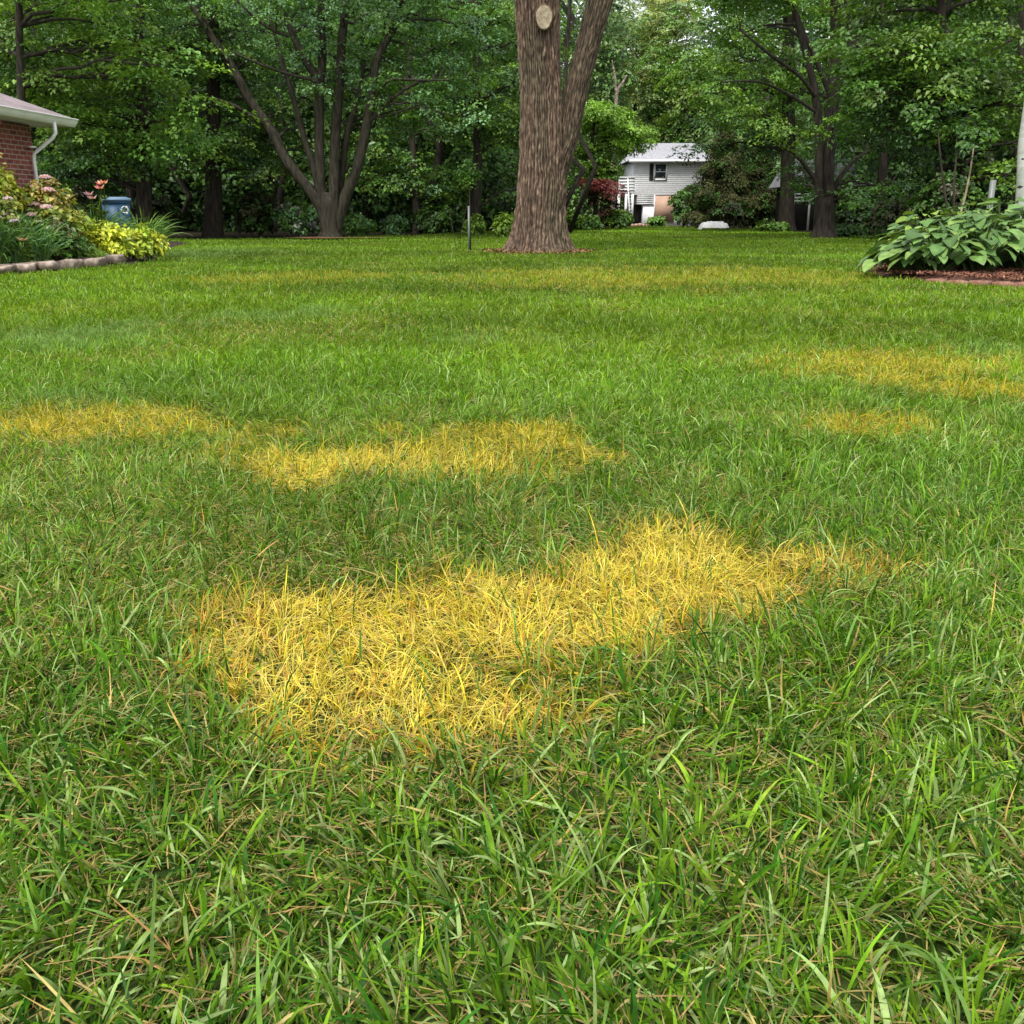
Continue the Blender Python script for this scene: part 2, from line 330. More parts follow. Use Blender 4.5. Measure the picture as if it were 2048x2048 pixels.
# ------------------------------------------------------------------ grass blades
def blades(x, y, height, width, phi0, bend, az, col, nseg, tipcol=None, mb=None, zoff=0.0):
    n = len(x); z0 = terrain(x, y) + zoff
    L = height / nseg
    px, py, pz = x.copy(), y.copy(), z0.copy(); phi = phi0.copy(); azc = az.copy()
    tw = rng.uniform(-.9, .9, n); twr = rng.normal(0, 1.2, n)
    daz = rng.normal(0, .25, n); rows = []; cols = []
    for s in range(nseg + 1):
        u = s / nseg
        if s > 0:
            px = px + np.sin(phi) * np.cos(azc) * L; py = py + np.sin(phi) * np.sin(azc) * L
            pz = np.maximum(pz + np.cos(phi) * L, z0 + .002); phi = phi + bend / nseg * (.5 + u); azc = azc + daz / nseg
        w = width * .5 * (1 - u ** 3.0) * (.72 + .28 * min(1, u * 3))
        wx, wy = -np.sin(azc), np.cos(azc)
        a_ = tw + twr * u
        ca = np.cos(a_); sa = np.sin(a_) * .8
        nxv = -np.cos(phi) * np.cos(azc); nyv = -np.cos(phi) * np.sin(azc); nzv = np.sin(phi)
        dx, dy, dz = (wx * ca + nxv * sa) * w, (wy * ca + nyv * sa) * w, nzv * sa * w
        c = col * (1 - .32 * (1 - u) ** 2) + np.array([.05, .05, .012]) * (1 - u) ** 3
        if tipcol is not None: c = c * (1 - tipcol[:, None] * max(0, u - .6) / .4) + np.array([.42, .27, .09]) * tipcol[:, None] * max(0, u - .6) / .4
        if s < nseg:
            rows.append(np.stack([np.stack([px - dx, py - dy, pz - dz], 1), np.stack([px + dx, py + dy, pz + dz], 1)], 1)); cols += [c, c]
        else:
            rows.append(np.stack([px, py, pz], 1)[:, None]); cols.append(c)
    V = np.concatenate(rows, 1); m = V.shape[1]; C = np.stack(cols, 1)
    b = np.arange(n)[:, None] * m
    F4 = np.concatenate([b + np.array([2 * s, 2 * s + 1, 2 * s + 3, 2 * s + 2]) for s in range(nseg - 1)]) if nseg > 1 else None
    F3 = b + np.array([2 * nseg - 2, 2 * nseg - 1, 2 * nseg])
    mb.add(V.reshape(-1, 3), F3=F3, F4=F4, col=C.reshape(-1, 3))

def pts_in(d0, d1, dens, extra=1.0):
    """random roots in a wedge between depths d0,d1; dens(d) per m2"""
    out_x, out_y = [], []
    edges = np.geomspace(d0, d1, 40)
    for a0, a1 in zip(edges[:-1], edges[1:]):
        dm = (a0 + a1) / 2; hw = .56 * a1 + extra * (.35 + .12 * min(a1, 12)); n = int(dens(dm) * (a1 - a0) * 2 * hw)
        out_x.append(rng.uniform(-hw, hw, n)); out_y.append(rng.uniform(a0, a1, n))
    x = np.concatenate(out_x); y = np.concatenate(out_y)
    k = (y < lawn_edge(x, y)) & ~poly_in(x, y, bedL) & ~poly_in(x, y, bedR)
    a_ = np.arctan2(y - BIG[1], x - BIG[0]); k &= np.hypot(x - BIG[0], y - BIG[1]) > .80
    return x[k], y[k]

def grass_colours(x, y, n):
    gold, tanp, pale, lush = patch_fields(x, y); gold = gold * np.clip(.40 + 1.35 * fbm(x * 4, y * 4, 131), 0, 1.08) * (1 - .38 * smooth(y, 2.4, 4.5))
    tanp = np.maximum(tanp, .45 * smooth(fbm(x * .9, y * .7, 101), .53, .76))
    tone = fbm(x * 1.1, y * .8, 41); tone2 = fbm(x * .35, y * .22, 77)
    r = rng.random(n)
    fy = smooth(y, 2.0, 7.0)[:, None]
    # greens: cool and varied close by, warmer yellow-green farther out
    ga = np.array([.056, .166, .005]); gb = np.array([.172, .308, .014]); gc = np.array([.020, .095, .004])
    mix = np.clip(rng.normal(.42, .34, n) + (tone - .5) * .9, 0, 1.3)[:, None]
    g = ga * (1 - mix) + gb * mix
    dk = (rng.random(n) < .25)[:, None]; g = np.where(dk, gc, g); g = np.where((rng.random(n) < .10)[:, None], np.array([.27, .37, .13]), g)
    gf = np.array([.070, .183, .001]) * (1 - mix) + np.array([.190, .308, .005]) * mix
    g = g * (1 - fy * .9) + gf * fy * .9
    g = g * np.exp(rng.normal(0, .26, (n, 1)))
    hl = (rng.random(n) < .10)[:, None]; g = np.where(hl, np.array([.28, .40, .13]) * rng.uniform(.8, 1.3, (n, 1)), g)  # highlights painted in as pale colour on scattered blades
    g = g * (1 + (tone2[:, None] - .5) * .9) * (1 + (fbm(x * .16 + 4, y * .55, 171)[:, None] - .5) * 1.1 * smooth(y, 2.5, 6)[:, None]) * (1 + (fbm(x * .8, y * .9, 55)[:, None] - .5) * .5 * fy)
    g = g * (1 - lush[:, None] * .35) + np.array([.035, .12, .015]) * lush[:, None] * .35
    g = g * (1 - pale[:, None] * .75) + np.array([.20, .35, .10]) * pale[:, None] * .75
    gd = np.array([.86, .76, .085]) * rng.uniform(.62, 1.1, (n, 1)) * np.stack([np.ones(n), rng.uniform(.88, 1.06, n), rng.uniform(.4, 2.2, n)], 1); gd = gd * (1 - np.array([0, .24, .3]) * (1 - smooth(gold, .3, .8))[:, None] * (1 - .8 * smooth(y, 2.3, 3.5))[:, None])
    orange = (rng.random(n) < .10 * (1 - .7 * smooth(y, 2.3, 3.5)))[:, None]; gd = np.where(orange, np.array([.62, .32, .05]), gd)
    fd = smooth(y, 2.5, 4.2)[:, None]; gd = gd * (1 - fd) + gd * np.array([.74, .74, .38]) * fd; fd = smooth(y, 4.5, 10)[:, None]; gd = gd * (1 - fd * np.array([.30, .14, .1]))
    straw = np.array([.50, .41, .15]) * rng.uniform(.6, 1.15, (n, 1))
    olive = np.stack([rng.uniform(.20, .38, n), rng.uniform(.24, .36, n), rng.uniform(.01, .04, n)], 1)
    isg = r < np.clip(gold * 1.15, 0, .97) * (1.0 - .45 * smooth(y, 5, 13))
    ist = (~isg) & (rng.random(n) < tanp * .85)
    ispre = (~isg) & (~ist) & (rng.random(n) < np.clip(gold * 1.3, 0, .7))
    iss = (~isg) & (~ist) & (rng.random(n) < .05 + .03 * smooth(-y, -2.2, -.9))
    c = g.copy(); c[ist] = np.where(rng.random((ist.sum(), 1)) < .5, straw[ist], olive[ist]); c[ispre] = olive[ispre]; c[iss] = straw[iss]; c[isg] = gd[isg]
    return c, isg, iss | ist, gold, tanp, lush

def wscale(d):           # fewer, broader blades farther out
    return np.interp(d, [0, 2, 4, 8, 16, 35, 80], [1, 1.0, 1.25, 2.0, 3.6, 7, 14])
def sow(mb, d0, d1, nseg, base, part):
    x, y = pts_in(d0, d1, lambda d: base / wscale(d) ** 1.75)
    # cluster roots into tufts
    tx = fbm(x * 14, y * 14, 3) ; keep = rng.random(len(x)) < np.clip(.35 + 1.3 * tx, 0, 1); 
    x = x[keep]; y = y[keep]; n = len(x)
    cs = .045 + .02 * smooth(y, 2, 5); ix = np.floor(x / cs); iy = np.floor(y / cs); tcx = (ix + .2 + .6 * hashn(ix, iy, 3)) * cs; tcy = (iy + .2 + .6 * hashn(ix, iy, 4)) * cs
    tuft = (hashn(ix, iy, 9) < .62) & (rng.random(n) < .8); ta = np.arctan2(y - tcy, x - tcx); x = np.where(tuft, tcx + (x - tcx) * .3, x); y = np.where(tuft, tcy + (y - tcy) * .3, y); thf = .8 + .45 * hashn(ix, iy, 21)
    c, isg, iss, gold, tanp, lush = grass_colours(x, y, n)
    ws = wscale(y)
    flow = fbm(x * 1.7, y * 1.7, 91) * 6 * np.pi + fbm(x * 9, y * 9, 92) * 4
    az = np.where(tuft, ta + rng.normal(0, .5, n) + .5 * np.sin(flow - ta), flow + rng.normal(0, .95, n))
    h = rng.gamma(7, 1 / 7., n) * (.053 + .028 * (fbm(x * 2.3, y * 2.3, 13) - .35)) * (1 + .25 * lush) * np.where(tuft, thf, .85)
    h = h * (1 + .0 * ws)
    near = smooth(-y, -2.6, -1.0); h *= 1 - .10 * near + .18 * rng.random(n) * near
    phi = np.abs(rng.normal(.42, .34, n)); bend = np.abs(rng.normal(.9, .65, n))
    flat = rng.random(n) < (.30 + .15 * near); phi[flat] = rng.uniform(.8, 1.5, flat.sum()); 
    k = isg; h[k] *= .92; phi[k] = np.abs(rng.normal(.75, .45, k.sum())); bend[k] = rng.normal(.8, .9, k.sum())
    phi[iss] = rng.uniform(.7, 1.5, iss.sum())
    w = rng.uniform(.0018, .0042, n) * (1 + .35 * near * (~isg)) ; w[isg] *= .72; w[iss] *= .75
    big = (rng.random(n) < .06 * near) & ~isg & ~iss; w[big] *= 1.6; h[big] *= 1.25
    w = w * ws
    tip = (rng.random(n) < .12) * rng.random(n) * (~isg)
    blades(x, y, h, w, phi, bend, az, c, nseg, tip, mb)
gm = MB()
sow(gm, .42, 2.2, 6, 18500, 0)
sow(gm, 2.2, 5.5, 4, 17000, 1)
sow(gm, 5.5, 14, 3, 15500, 2)
sow(gm, 14, 78, 2, 15500, 3)
# thatch: flat dead clippings under the blades
for d0, d1, base in ((.42, 3.0, 4800), (3.0, 7, 2500)):
    x, y = pts_in(d0, d1, lambda d: base / wscale(d) ** 1.6); n = len(x)
    go, tn, pl, lu = patch_fields(x, y)
    c = np.array([.52, .37, .14]) * rng.uniform(.35, 1.15, (n, 1)) * rng.uniform(.88, 1.12, (n, 3)); f3 = smooth(y, 1.8, 3.2)[:, None]; c = c * (1 - f3) + c * np.array([.42, .72, .25]) * f3
    y_ = go[:, None] * np.array([.82, .68, .13]) + (1 - go[:, None]) * c; c = np.where(rng.random((n, 1)) < .8, y_, c)
    kk = rng.random(n) < np.clip(.55 + go * .5, 0, 1); x, y, c = x[kk], y[kk], c[kk]; n = len(x)
    blades(x, y, rng.uniform(.03, .085, n), rng.uniform(.0012, .0024, n) * wscale(y), rng.uniform(1.2, 1.55, n), rng.normal(0, .35, n),
           rng.uniform(0, 6.28, n), c, 3, None, gm, rng.uniform(.002, .02, n))
# a few lone green shoots that stand in the scorched patch
x, y = pts_in(1.0, 6, lambda d: 160); go = patch_fields(x, y)[0]; k = go > .75; x, y = x[k], y[k]; n = len(x)
blades(x, y, rng.uniform(.07, .13, n), rng.uniform(.0028, .0045, n), np.abs(rng.normal(.15, .2, n)), np.abs(rng.normal(.6, .4, n)), rng.uniform(0, 6.28, n),
       np.tile(np.array([[.05, .17, .025]]), (n, 1)) * rng.uniform(.7, 1.5, (n, 1)), 6, None, gm)
# longer blades that escaped the mower
x, y = pts_in(.45, 5, lambda d: 260 / max(1, d * .6)); go = patch_fields(x, y)[0]; k = go < .4; x, y = x[k], y[k]; n = len(x)
blades(x, y, rng.uniform(.08, .145, n), rng.uniform(.003, .006, n), np.abs(rng.normal(.5, .3, n)), np.abs(rng.normal(1.0, .5, n)), rng.uniform(0, 6.28, n),
       np.array([[.105, .20, .035]]) * rng.uniform(.5, 1.9, (n, 1)), 7, None, gm)
x, y = pts_in(.42, 3.5, lambda d: 60 / max(1, d * .6)); n = len(x)
blades(x, y, rng.uniform(.05, .11, n), rng.uniform(.002, .0042, n), rng.uniform(.5, 1.5, n), rng.normal(0, .7, n), rng.uniform(0, 6.28, n),
       np.array([[.66, .44, .15]]) * rng.uniform(.5, 1.15, (n, 1)) * rng.uniform(.88, 1.12, (n, 3)), 6, None, gm, rng.uniform(.0, .03, n))
go_ = gm.build('grass', M['grass']); tag(go_, 'mown green lawn with scorched yellow patches', 'grass', kind='stuff')
print('grass verts', gm.n)

# ------------------------------------------------------------------ tree tools
DK = np.array([.050, .120, .022]); MD = np.array([.112, .240, .040]); BR = np.array([.205, .36, .05]); BL = np.array([.105, .215, .085]); YG = np.array([.20, .30, .05])
OL = np.array([.075, .080, .028])
def sprays(mb, C, outd, r, k, size, pal, tilt=.4, lobed=False, jit=.34, droop=.35):
    """flat leafy sprays: C centres, outd outward directions, r radius, k leaves each"""
    m = len(C)
    if m == 0: return
    Nn = nrm(np.array([0, 0, 1.0]) + outd * tilt + rng.normal(0, .22, (m, 3)))
    A = nrm(np.cross(Nn, np.array([0.13, 1, .07]))); B = np.cross(Nn, A)
    ang = rng.uniform(0, 2 * np.pi, (m, k)); rr = np.sqrt(rng.random((m, k))) * np.asarray(r).reshape(-1, 1)
    rad = np.cos(ang)[..., None] * A[:, None] + np.sin(ang)[..., None] * B[:, None]
    pos = C[:, None] + rad * rr[..., None] + Nn[:, None] * rng.normal(0, .05, (m, k, 1)) - np.array([0, 0, 1.0]) * (rr ** 2 * droop)[..., None]
    H = rad + outd[:, None] * .6 + rng.normal(0, .5, (m, k, 3)) - np.array([0, 0, .3])
    N = Nn[:, None] + rng.normal(0, jit, (m, k, 3))
    pal = np.asarray(pal); tone = rng.integers(0, len(pal), m)
    col = pal[tone][:, None] * rng.uniform(.6, 1.5, (m, 1, 1)) * rng.uniform(.88, 1.12, (m, k, 1))
    sz = rng.uniform(.75, 1.45, m * k) * size
    mb.leaf(pos.reshape(-1, 3), N.reshape(-1, 3), H.reshape(-1, 3), sz, col.reshape(-1, 3), lobed=lobed)
def clump_sprays(mb, c, rx, ry, rz, dens, size, pal, r=.55, k=34, inner=.45, **kw):
    m = max(3, int(dens * (rx * ry + rx * rz + ry * rz)))
    d = nrm(rng.normal(0, 1, (m, 3))); d[:, 2] = np.where(rng.random(m) < .35, np.abs(d[:, 2]), d[:, 2])
    f = inner + (1 - inner) * rng.random(m) ** .6; bump = .8 + .4 * rng.random(m)
    C = np.asarray(c) + d * f[:, None] * bump[:, None] * np.array([rx, ry, rz])
    out_ = nrm(d * np.array([1, 1, .3]) + 1e-6); C[:, 2] = np.maximum(C[:, 2], .25)
    sprays(mb, C, out_, r * rng.uniform(.6, 1.2, m), k, size, pal, **kw)
    return C
def curve(a, b, n=7, sag=.15, wob=.05):
    a = np.asarray(a, float); b = np.asarray(b, float); t = np.linspace(0, 1, n)[:, None]; L = np.linalg.norm(b - a)
    p = a * (1 - t) + b * t; p[:, 2] += (np.sin(np.pi * t[:, 0])) * sag * L
    p[1:-1] += rng.normal(0, wob * L / n, (n - 2, 3)); return p
def smooth_path(pts, rad, n=4):
    pts = np.asarray(pts, float); rad = np.asarray(rad, float); q = np.arange(len(pts)); qq = np.linspace(0, len(pts) - 1, (len(pts) - 1) * n + 1)
    o_ = np.stack([np.interp(qq, q, pts[:, i]) for i in range(3)], 1)
    for _ in range(2): o_[1:-1] = (o_[:-2] + 2 * o_[1:-1] + o_[2:]) / 4
    return o_, np.interp(qq, q, rad)
def make_tree(name, label, base, stems, clumps, pal, leaf=.13, dens=6, k=34, r=.55, bark='bark', cat='tree', mat='leaf', twigs=3, lobed=False, group=None, tilt=.4, inner=.45, br=.05):
    """stems: list of (points, radii); clumps: (centre, rx, ry, rz[, palette])"""
    root = thing(name, base, label, cat, group)
    tb = MB(base); cb = MB(base); allp = []
    for pts, rad in stems:
        p, q = smooth_path(pts, rad); tb.tube(p, q, 9 if max(rad) > .08 else 6, wob=.05); allp += [(pp, qq) for pp, qq in zip(p, q)]
    SP = np.array([a_[0] for a_ in allp])
    for cl in clumps:
        c = np.asarray(cl[0], float); pl_ = cl[4] if len(cl) > 4 else pal
        C = clump_sprays(cb, c, cl[1], cl[2], cl[3], dens, leaf, pl_, r=r, k=k, lobed=lobed, tilt=tilt, inner=inner)
        cand = np.where(SP[:, 2] < c[2] + .2)[0]
        if len(cand) == 0: cand = np.arange(len(SP))
        j = cand[np.argmin(np.linalg.norm(SP[cand] - c, axis=1) + .3 * np.abs(SP[cand][:, 2] - (c[2] - cl[1] * .5)))]
        pth = curve(SP[j], c, 8, .08, .14); rr0 = min(allp[j][1] * .6, br * (1 + .2 * cl[1]))
        tb.tube(pth, np.linspace(rr0, rr0 * .3, 8), 5, cap=False)
        for q in range(min(twigs, len(C))):
            e = C[rng.integers(len(C))]; s0 = pth[rng.integers(3, 8)]
            tb.tube(curve(s0, e, 5, .06, .3), np.linspace(rr0 * .35, rr0 * .08, 5), 4, cap=False)
    tb.build('trunk', M[bark], root, True); cb.build('crown', M[mat], root)
    return root
def cl(px, py, Y, dy, rx, rz, pal=None, ry=None):
    c = P(px, py, Y + dy); t = (c, rx, ry or rx, rz)
    return t + (pal,) if pal is not None else t
def base_at(px, Y): p = P(px, 460, Y); return np.array([p[0], Y, float(terrain(p[0], Y))])
def stem_px(Y, pts, rads):  # pts (px,py,dy) up the stem
    return ([P(a_[0], a_[1], Y + (a_[2] if len(a_) > 2 else 0)) for a_ in pts], rads)
def cloud(px0, px1, py0, py1, Y, dy0, dy1, n, rx, rz, pal=None, seed=None):
    """n clumps spread through a volume"""
    o_ = []
    for i in range(n):
        f = rng.uniform(.75, 1.25); a_ = (px0 + (px1 - px0) * ((i + rng.random()) / n), rng.uniform(py0, py1))
        o_.append(cl(a_[0], a_[1], Y, rng.uniform(dy0, dy1), rx * f, rz * f, pal))
    return o_

# ------------------------------------------------------------------ the big maple in the middle of the lawn
bx, by = BIG; root = thing('maple_tree', (bx, by, 0), 'thick furrowed maple trunk with a sawn branch stub, alone on the lawn', 'tree')
def barktrunk(path, rads, nu, nv, flare=None, org=(0, 0, 0), seed=0, depth=.045, per=1.0):
    path, rads = smooth_path(path, rads, 12); L = np.concatenate([[0], np.cumsum(np.linalg.norm(np.diff(path, axis=0), axis=1))])
    s = np.concatenate([np.linspace(0, .7, nv // 4), np.linspace(.72, L[-1], nv - nv // 4)]); c = np.stack([np.interp(s, L, path[:, i]) for i in range(3)], 1); r = np.interp(s, L, rads)
    a_ = np.linspace(0, 2 * np.pi, nu, endpoint=False); A, S = np.meshgrid(a_, s)
    # furrows: long vertical ridges that wander and fork
    ncell = int(2 * np.pi * np.mean(rads) / .055)
    wander = (fbm(np.cos(A) * 2 + 7, S * 1.2 + np.sin(A) * 2, seed + 1) - .5) * 2.2 + (vnoise(np.cos(A) * 5 + 5, S * 3.5 + np.sin(A) * 5, seed + 3) - .5) * .9
    ph = A / (2 * np.pi) * ncell + wander
    ridge = np.abs(np.mod(ph, 1.0) - .5) * 2; ridge = 1 - ridge ** 1.6
    brk = vnoise(np.floor(ph) * 3.7, S * 7 + hashn(np.floor(ph), np.zeros_like(ph), 5) * 9, seed + 8)
    fine = fbm(np.cos(A) * 24, S * 14 + np.sin(A) * 24, seed + 2) - .5
    big = fbm(np.cos(A) * 1.3 + 3, S * .8 + np.sin(A) * 1.3, seed + 6) - .5
    hgt = ridge * (.35 + .9 * brk); RR = r[:, None] * (1 + .16 * big) + depth * hgt + fine * .022
    if flare: RR = RR * (1 + flare(A, S))
    V = np.stack([c[:, 0][:, None] + np.cos(A) * RR, c[:, 1][:, None] + np.sin(A) * RR, c[:, 2][:, None] + 0 * A], -1).reshape(-1, 3)
    i = np.arange(nv - 1)[:, None] * nu; j = np.arange(nu)[None]; kk = (j + 1) % nu
    Fq = np.stack([i + j, i + kk, i + nu + kk, i + nu + j], -1).reshape(-1, 4)
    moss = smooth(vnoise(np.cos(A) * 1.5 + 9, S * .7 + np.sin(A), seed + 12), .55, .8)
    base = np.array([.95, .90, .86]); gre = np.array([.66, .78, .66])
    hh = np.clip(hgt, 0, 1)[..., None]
    col = (base * (1 - .6 * moss[..., None]) + gre * .6 * moss[..., None]) * (.26 + 1.15 * hh)  # furrow shade painted into the vertex colour, darkest between the ridges
    return V, Fq, col.reshape(-1, 3)
mb = MB((bx, by, 0))
def flare(A, S):
    lob = .5 + .5 * np.cos(A * 5 + .6 + .6 * np.sin(A * 2)); e = np.exp(-np.maximum(S, 0) / .30)
    return e * (.50 + .48 * lob) + .13 * np.exp(-S / .9)
mp_ = lambda px, py, dy=0: P(px, py, by + dy)
pth = [[bx, by, -.12], [bx, by, .0], mp_(1079, 450), mp_(1083, 370), mp_(1083, 280), mp_(1081, 168), mp_(1077, 80), mp_(1074, 0), mp_(1066, -120), mp_(1050, -280)]
rad = [.49, .49, .495, .48, .435, .395, .41, .44, .37, .29]
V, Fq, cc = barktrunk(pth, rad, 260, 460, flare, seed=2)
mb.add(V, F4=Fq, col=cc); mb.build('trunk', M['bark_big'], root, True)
mb = MB((bx, by, 0)); pth = [mp_(1112, 360, .05), mp_(1126, 310, .0), mp_(1137, 270), mp_(1156, 168, .05), mp_(1178, 80, .1), mp_(1200, 0, .1), mp_(1240, -120, .2), mp_(1290, -300, .3)]
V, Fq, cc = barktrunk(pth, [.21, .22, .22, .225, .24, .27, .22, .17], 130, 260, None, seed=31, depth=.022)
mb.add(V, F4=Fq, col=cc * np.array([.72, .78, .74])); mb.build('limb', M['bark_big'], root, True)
n = 1500; a_ = rng.uniform(0, 6.28, n); rr = .75 + np.abs(rng.normal(0, .28, n)); lx, ly = bx + np.cos(a_) * rr, by + np.sin(a_) * rr; fl_ = MB()
fl_.leaf(np.stack([lx, ly, terrain(lx, ly) + rng.uniform(.02, .09, n)], 1), np.array([0, 0, 1.0]) + rng.normal(0, .5, (n, 3)), rng.normal(0, 1, (n, 3)), rng.uniform(.03, .08, n), np.array([.22, .13, .06]) * rng.uniform(.4, 1.5, (n, 1)))
tag(fl_.build('leaf_litter', M['mulch']), 'brown leaf litter round the foot of the furrowed trunk', 'litter', kind='stuff')
# stub with pale sawn face
sc_ = mp_(1088, 34, -.56); mb = MB((bx, by, 0)); a_ = np.linspace(0, 2 * np.pi, 28, endpoint=False); rings = []
for dy, q in ((.36, 1.12), (.12, 1.1), (.03, 1.16), (-.0, 1.08), (-.005, .97)):
    rings.append(np.stack([sc_[0] + np.cos(a_) * .165 * q * (1 + .05 * np.sin(a_ * 3)), sc_[1] + dy + 0 * a_, sc_[2] + np.sin(a_) * .225 * q], 1))
V = np.concatenate(rings); i = np.arange(4)[:, None] * 28; j = np.arange(28)[None]; kk = (j + 1) % 28
mb.add(V, F4=np.stack([i + j, i + kk, i + 28 + kk, i + 28 + j], -1).reshape(-1, 4), col=(.8, .7, .6)); stub = mb.build('branch_stub', M['bark_big'], root, True)
mb = MB((bx, by, 0)); V = np.concatenate([np.stack([sc_[0] + np.cos(a_) * .165 * q * (1 + .05 * np.sin(a_ * 3)), sc_[1] - .006 - .004 * (1 - q) + 0 * a_, sc_[2] + np.sin(a_) * .225 * q], 1) for q in (.98, .6, .05)])
i = np.arange(2)[:, None] * 28
mb.add(V, F4=np.stack([i + j, i + kk, i + 28 + kk, i + 28 + j], -1).reshape(-1, 4)); mb.build('sawn_face', M['cut'], stub)
mb = MB((bx, by, 0)); cb = MB((bx, by, 0))
for q in range(16):
    an = q / 16 * 6.28 + rng.uniform(-.2, .2); rr = rng.uniform(2, 5.5); c = np.array([bx + rr * math.cos(an) + .8, by + rr * math.sin(an), rng.uniform(10.5, 16)])
    s0 = (mp_(1050, -280) if q % 2 else mp_(1290, -300, .3)) - np.array([0, 0, .2]); mb.tube(curve(s0, c, 8, .1, .3), np.linspace(.11, .03, 8), 6)
    clump_sprays(cb, c, 2.0, 2.0, 1.5, 2.6, .16, [MD, DK, BR], r=.7, k=26)
mb.build('branches', M['bark'], root, True); cb.build('crown', M['leaf'], root)

# ------------------------------------------------------------------ trees round the lawn
w = 0.01725
Y = 36.0; b0 = base_at(662, Y)
st = [stem_px(Y, [(662, 478), (662, 465), (661, 430), (661, 400), (660, 385)], [.50, .36, .33, .32, .26]),
      stem_px(Y, [(655, 474, -.1), (648, 425, -.05), (622, 382), (568, 318), (547, 264), (501, 205), (477, 156), (442, 100), (401, 38), (360, -30)], [.20, .19, .19, .18, .17, .16, .15, .13, .11, .07]),
      stem_px(Y, [(640, 385), (630, 345), (606, 269), (585, 188), (560, 110), (540, 30)], [.14, .12, .10, .09, .07, .04]),
      stem_px(Y, [(658, 474), (652, 425), (641, 377), (638, 242), (638, 161), (611, 121), (585, 70), (566, 20)], [.20, .18, .18, .17, .16, .13, .11, .08]),
      stem_px(Y, [(639, 165), (645, 135), (644, 54), (640, -60)], [.15, .14, .13, .10]),
      stem_px(Y, [(664, 474, -.1), (667, 420, -.1), (668, 350), (673, 242), (679, 161), (684, 81), (692, 0), (698, -80)], [.20, .19, .19, .17, .16, .15, .13, .10]),
      stem_px(Y, [(668, 474), (690, 392), (716, 336), (730, 269), (743, 202), (751, 121), (781, 67), (800, 16), (825, -60)], [.22, .20, .18, .17, .16, .14, .11, .09, .06]),
      stem_px(Y, [(678, 400, .3), (681, 363, .3), (695, 256, .3), (716, 202, .3), (730, 120, .4)], [.14, .13, .11, .09, .05]),
      stem_px(Y, [(668, 200), (665, 188, -.3), (636, 161, -.6), (582, 151, -.9), (501, 121, -1.2), (461, 102, -1.4)], [.08, .07, .06, .055, .04, .03]),
      stem_px(Y, [(530, 250), (520, 242, -.2), (469, 210, -.6), (420, 194, -.9), (360, 196, -1.1), (300, 215, -1.3)], [.07, .065, .055, .045, .035, .02]),
      stem_px(Y, [(745, 205), (749, 194, -.2), (778, 156, -.5), (838, 161, -.8), (900, 160, -1)], [.07, .06, .05, .04, .02]),
      stem_px(Y, [(733, 250), (784, 196, -.3), (838, 161, -.5), (890, 160, -.8)], [.07, .055, .045, .03]),
      stem_px(Y, [(585, 75), (540, 60, -.3), (480, 10, -.5), (430, -60, -.7)], [.06, .05, .04, .03])]
PALb = [BL, MD, MD * .8, BL * 1.25]
cls = cloud(180, 960, -160, 30, Y, -2.5, 4, 26, 1.5, .9, PALb) + cloud(200, 960, 20, 150, Y, .5, 5, 26, 1.3, .75, PALb) + cloud(300, 900, 0, 200, Y, -1.8, .5, 11, .7, .32, PALb) \
    + cloud(260, 920, 150, 270, Y, 1.5, 5.5, 20, 1.1, .55, PALb + [BR * .8]) + cloud(760, 960, 60, 260, Y, -2, 1.5, 10, 1.0, .6, PALb) + cloud(480, 780, 240, 340, Y, 3, 6, 9, .9, .5, [MD, BR * .8])
make_tree('maple_tree', 'multi-stemmed maple, its grey stems fanning out from one short trunk', b0, st, cls, PALb, leaf=.115, dens=5.0, k=34, r=.5, twigs=3)

def simple(name, label, px, Y, py_top, wd, clumps, pal, bark='bark_dark', lean=0, **kw):
    b0 = base_at(px, Y); top = P(px + lean, py_top, Y); r0 = wd / 2
    pts = [b0 - np.array([0, 0, .1]), b0 + (top - b0) * .03 + np.array([0, 0, .1]), b0 + (top - b0) * .3 + np.array([rng.normal(0, .08), 0, 0]), b0 + (top - b0) * .65 + np.array([rng.normal(0, .12), 0, 0]), top]
    return make_tree(name, label, b0, [(pts, [r0 * 1.5, r0 * 1.1, r0 * .9, r0 * .7, r0 * .4])], clumps, pal, bark=bark, **kw)
PD = [DK, MD * .8, BL * .7]; PM = [MD, BR * .75, DK]; PB = [BR, BR * .8, MD]
simple('maple_tree', 'tall leafy tree with light green foliage above the brick house roof', 38, 31, -200, .30,
       cloud(-60, 300, -140, 40, 31, -2, 3, 12, 1.5, 1.0, PB) + cloud(60, 330, 20, 190, 31, -1.5, 3, 13, 1.2, .6, PB) + cloud(-40, 120, 80, 200, 31, 2, 5, 7, 1.2, .7, PM), PM, bark='bark', leaf=.13, dens=5)
simple('maple_tree', 'tree with drooping leafy boughs hanging over the blue bin', 285, 34, -100, .5,
       cloud(130, 420, 225, 300, 34, -2.5, 0, 13, 1.0, .38, [BR * .9, MD]) + cloud(110, 300, 290, 365, 34, -2, 1, 9, .95, .4, [MD, BR * .7, BL]) + cloud(120, 460, 60, 230, 34, 1.5, 5, 14, 1.5, .8, PM) + cloud(90, 230, 330, 385, 34, 0, 3, 5, .8, .35, PD), PM, dens=5.2, leaf=.135)
simple('maple_tree', 'dark trunk with low leafy branches between the drooping tree and the multi-stemmed maple', 425, 37.5, -80, .62,
       cloud(320, 560, 230, 380, 37.5, -1.5, 3, 13, 1.1, .5, [MD, BL, BR * .6]) + cloud(330, 540, 60, 240, 37.5, 3, 6, 8, 1.5, .9, PD), PM, dens=5.2)
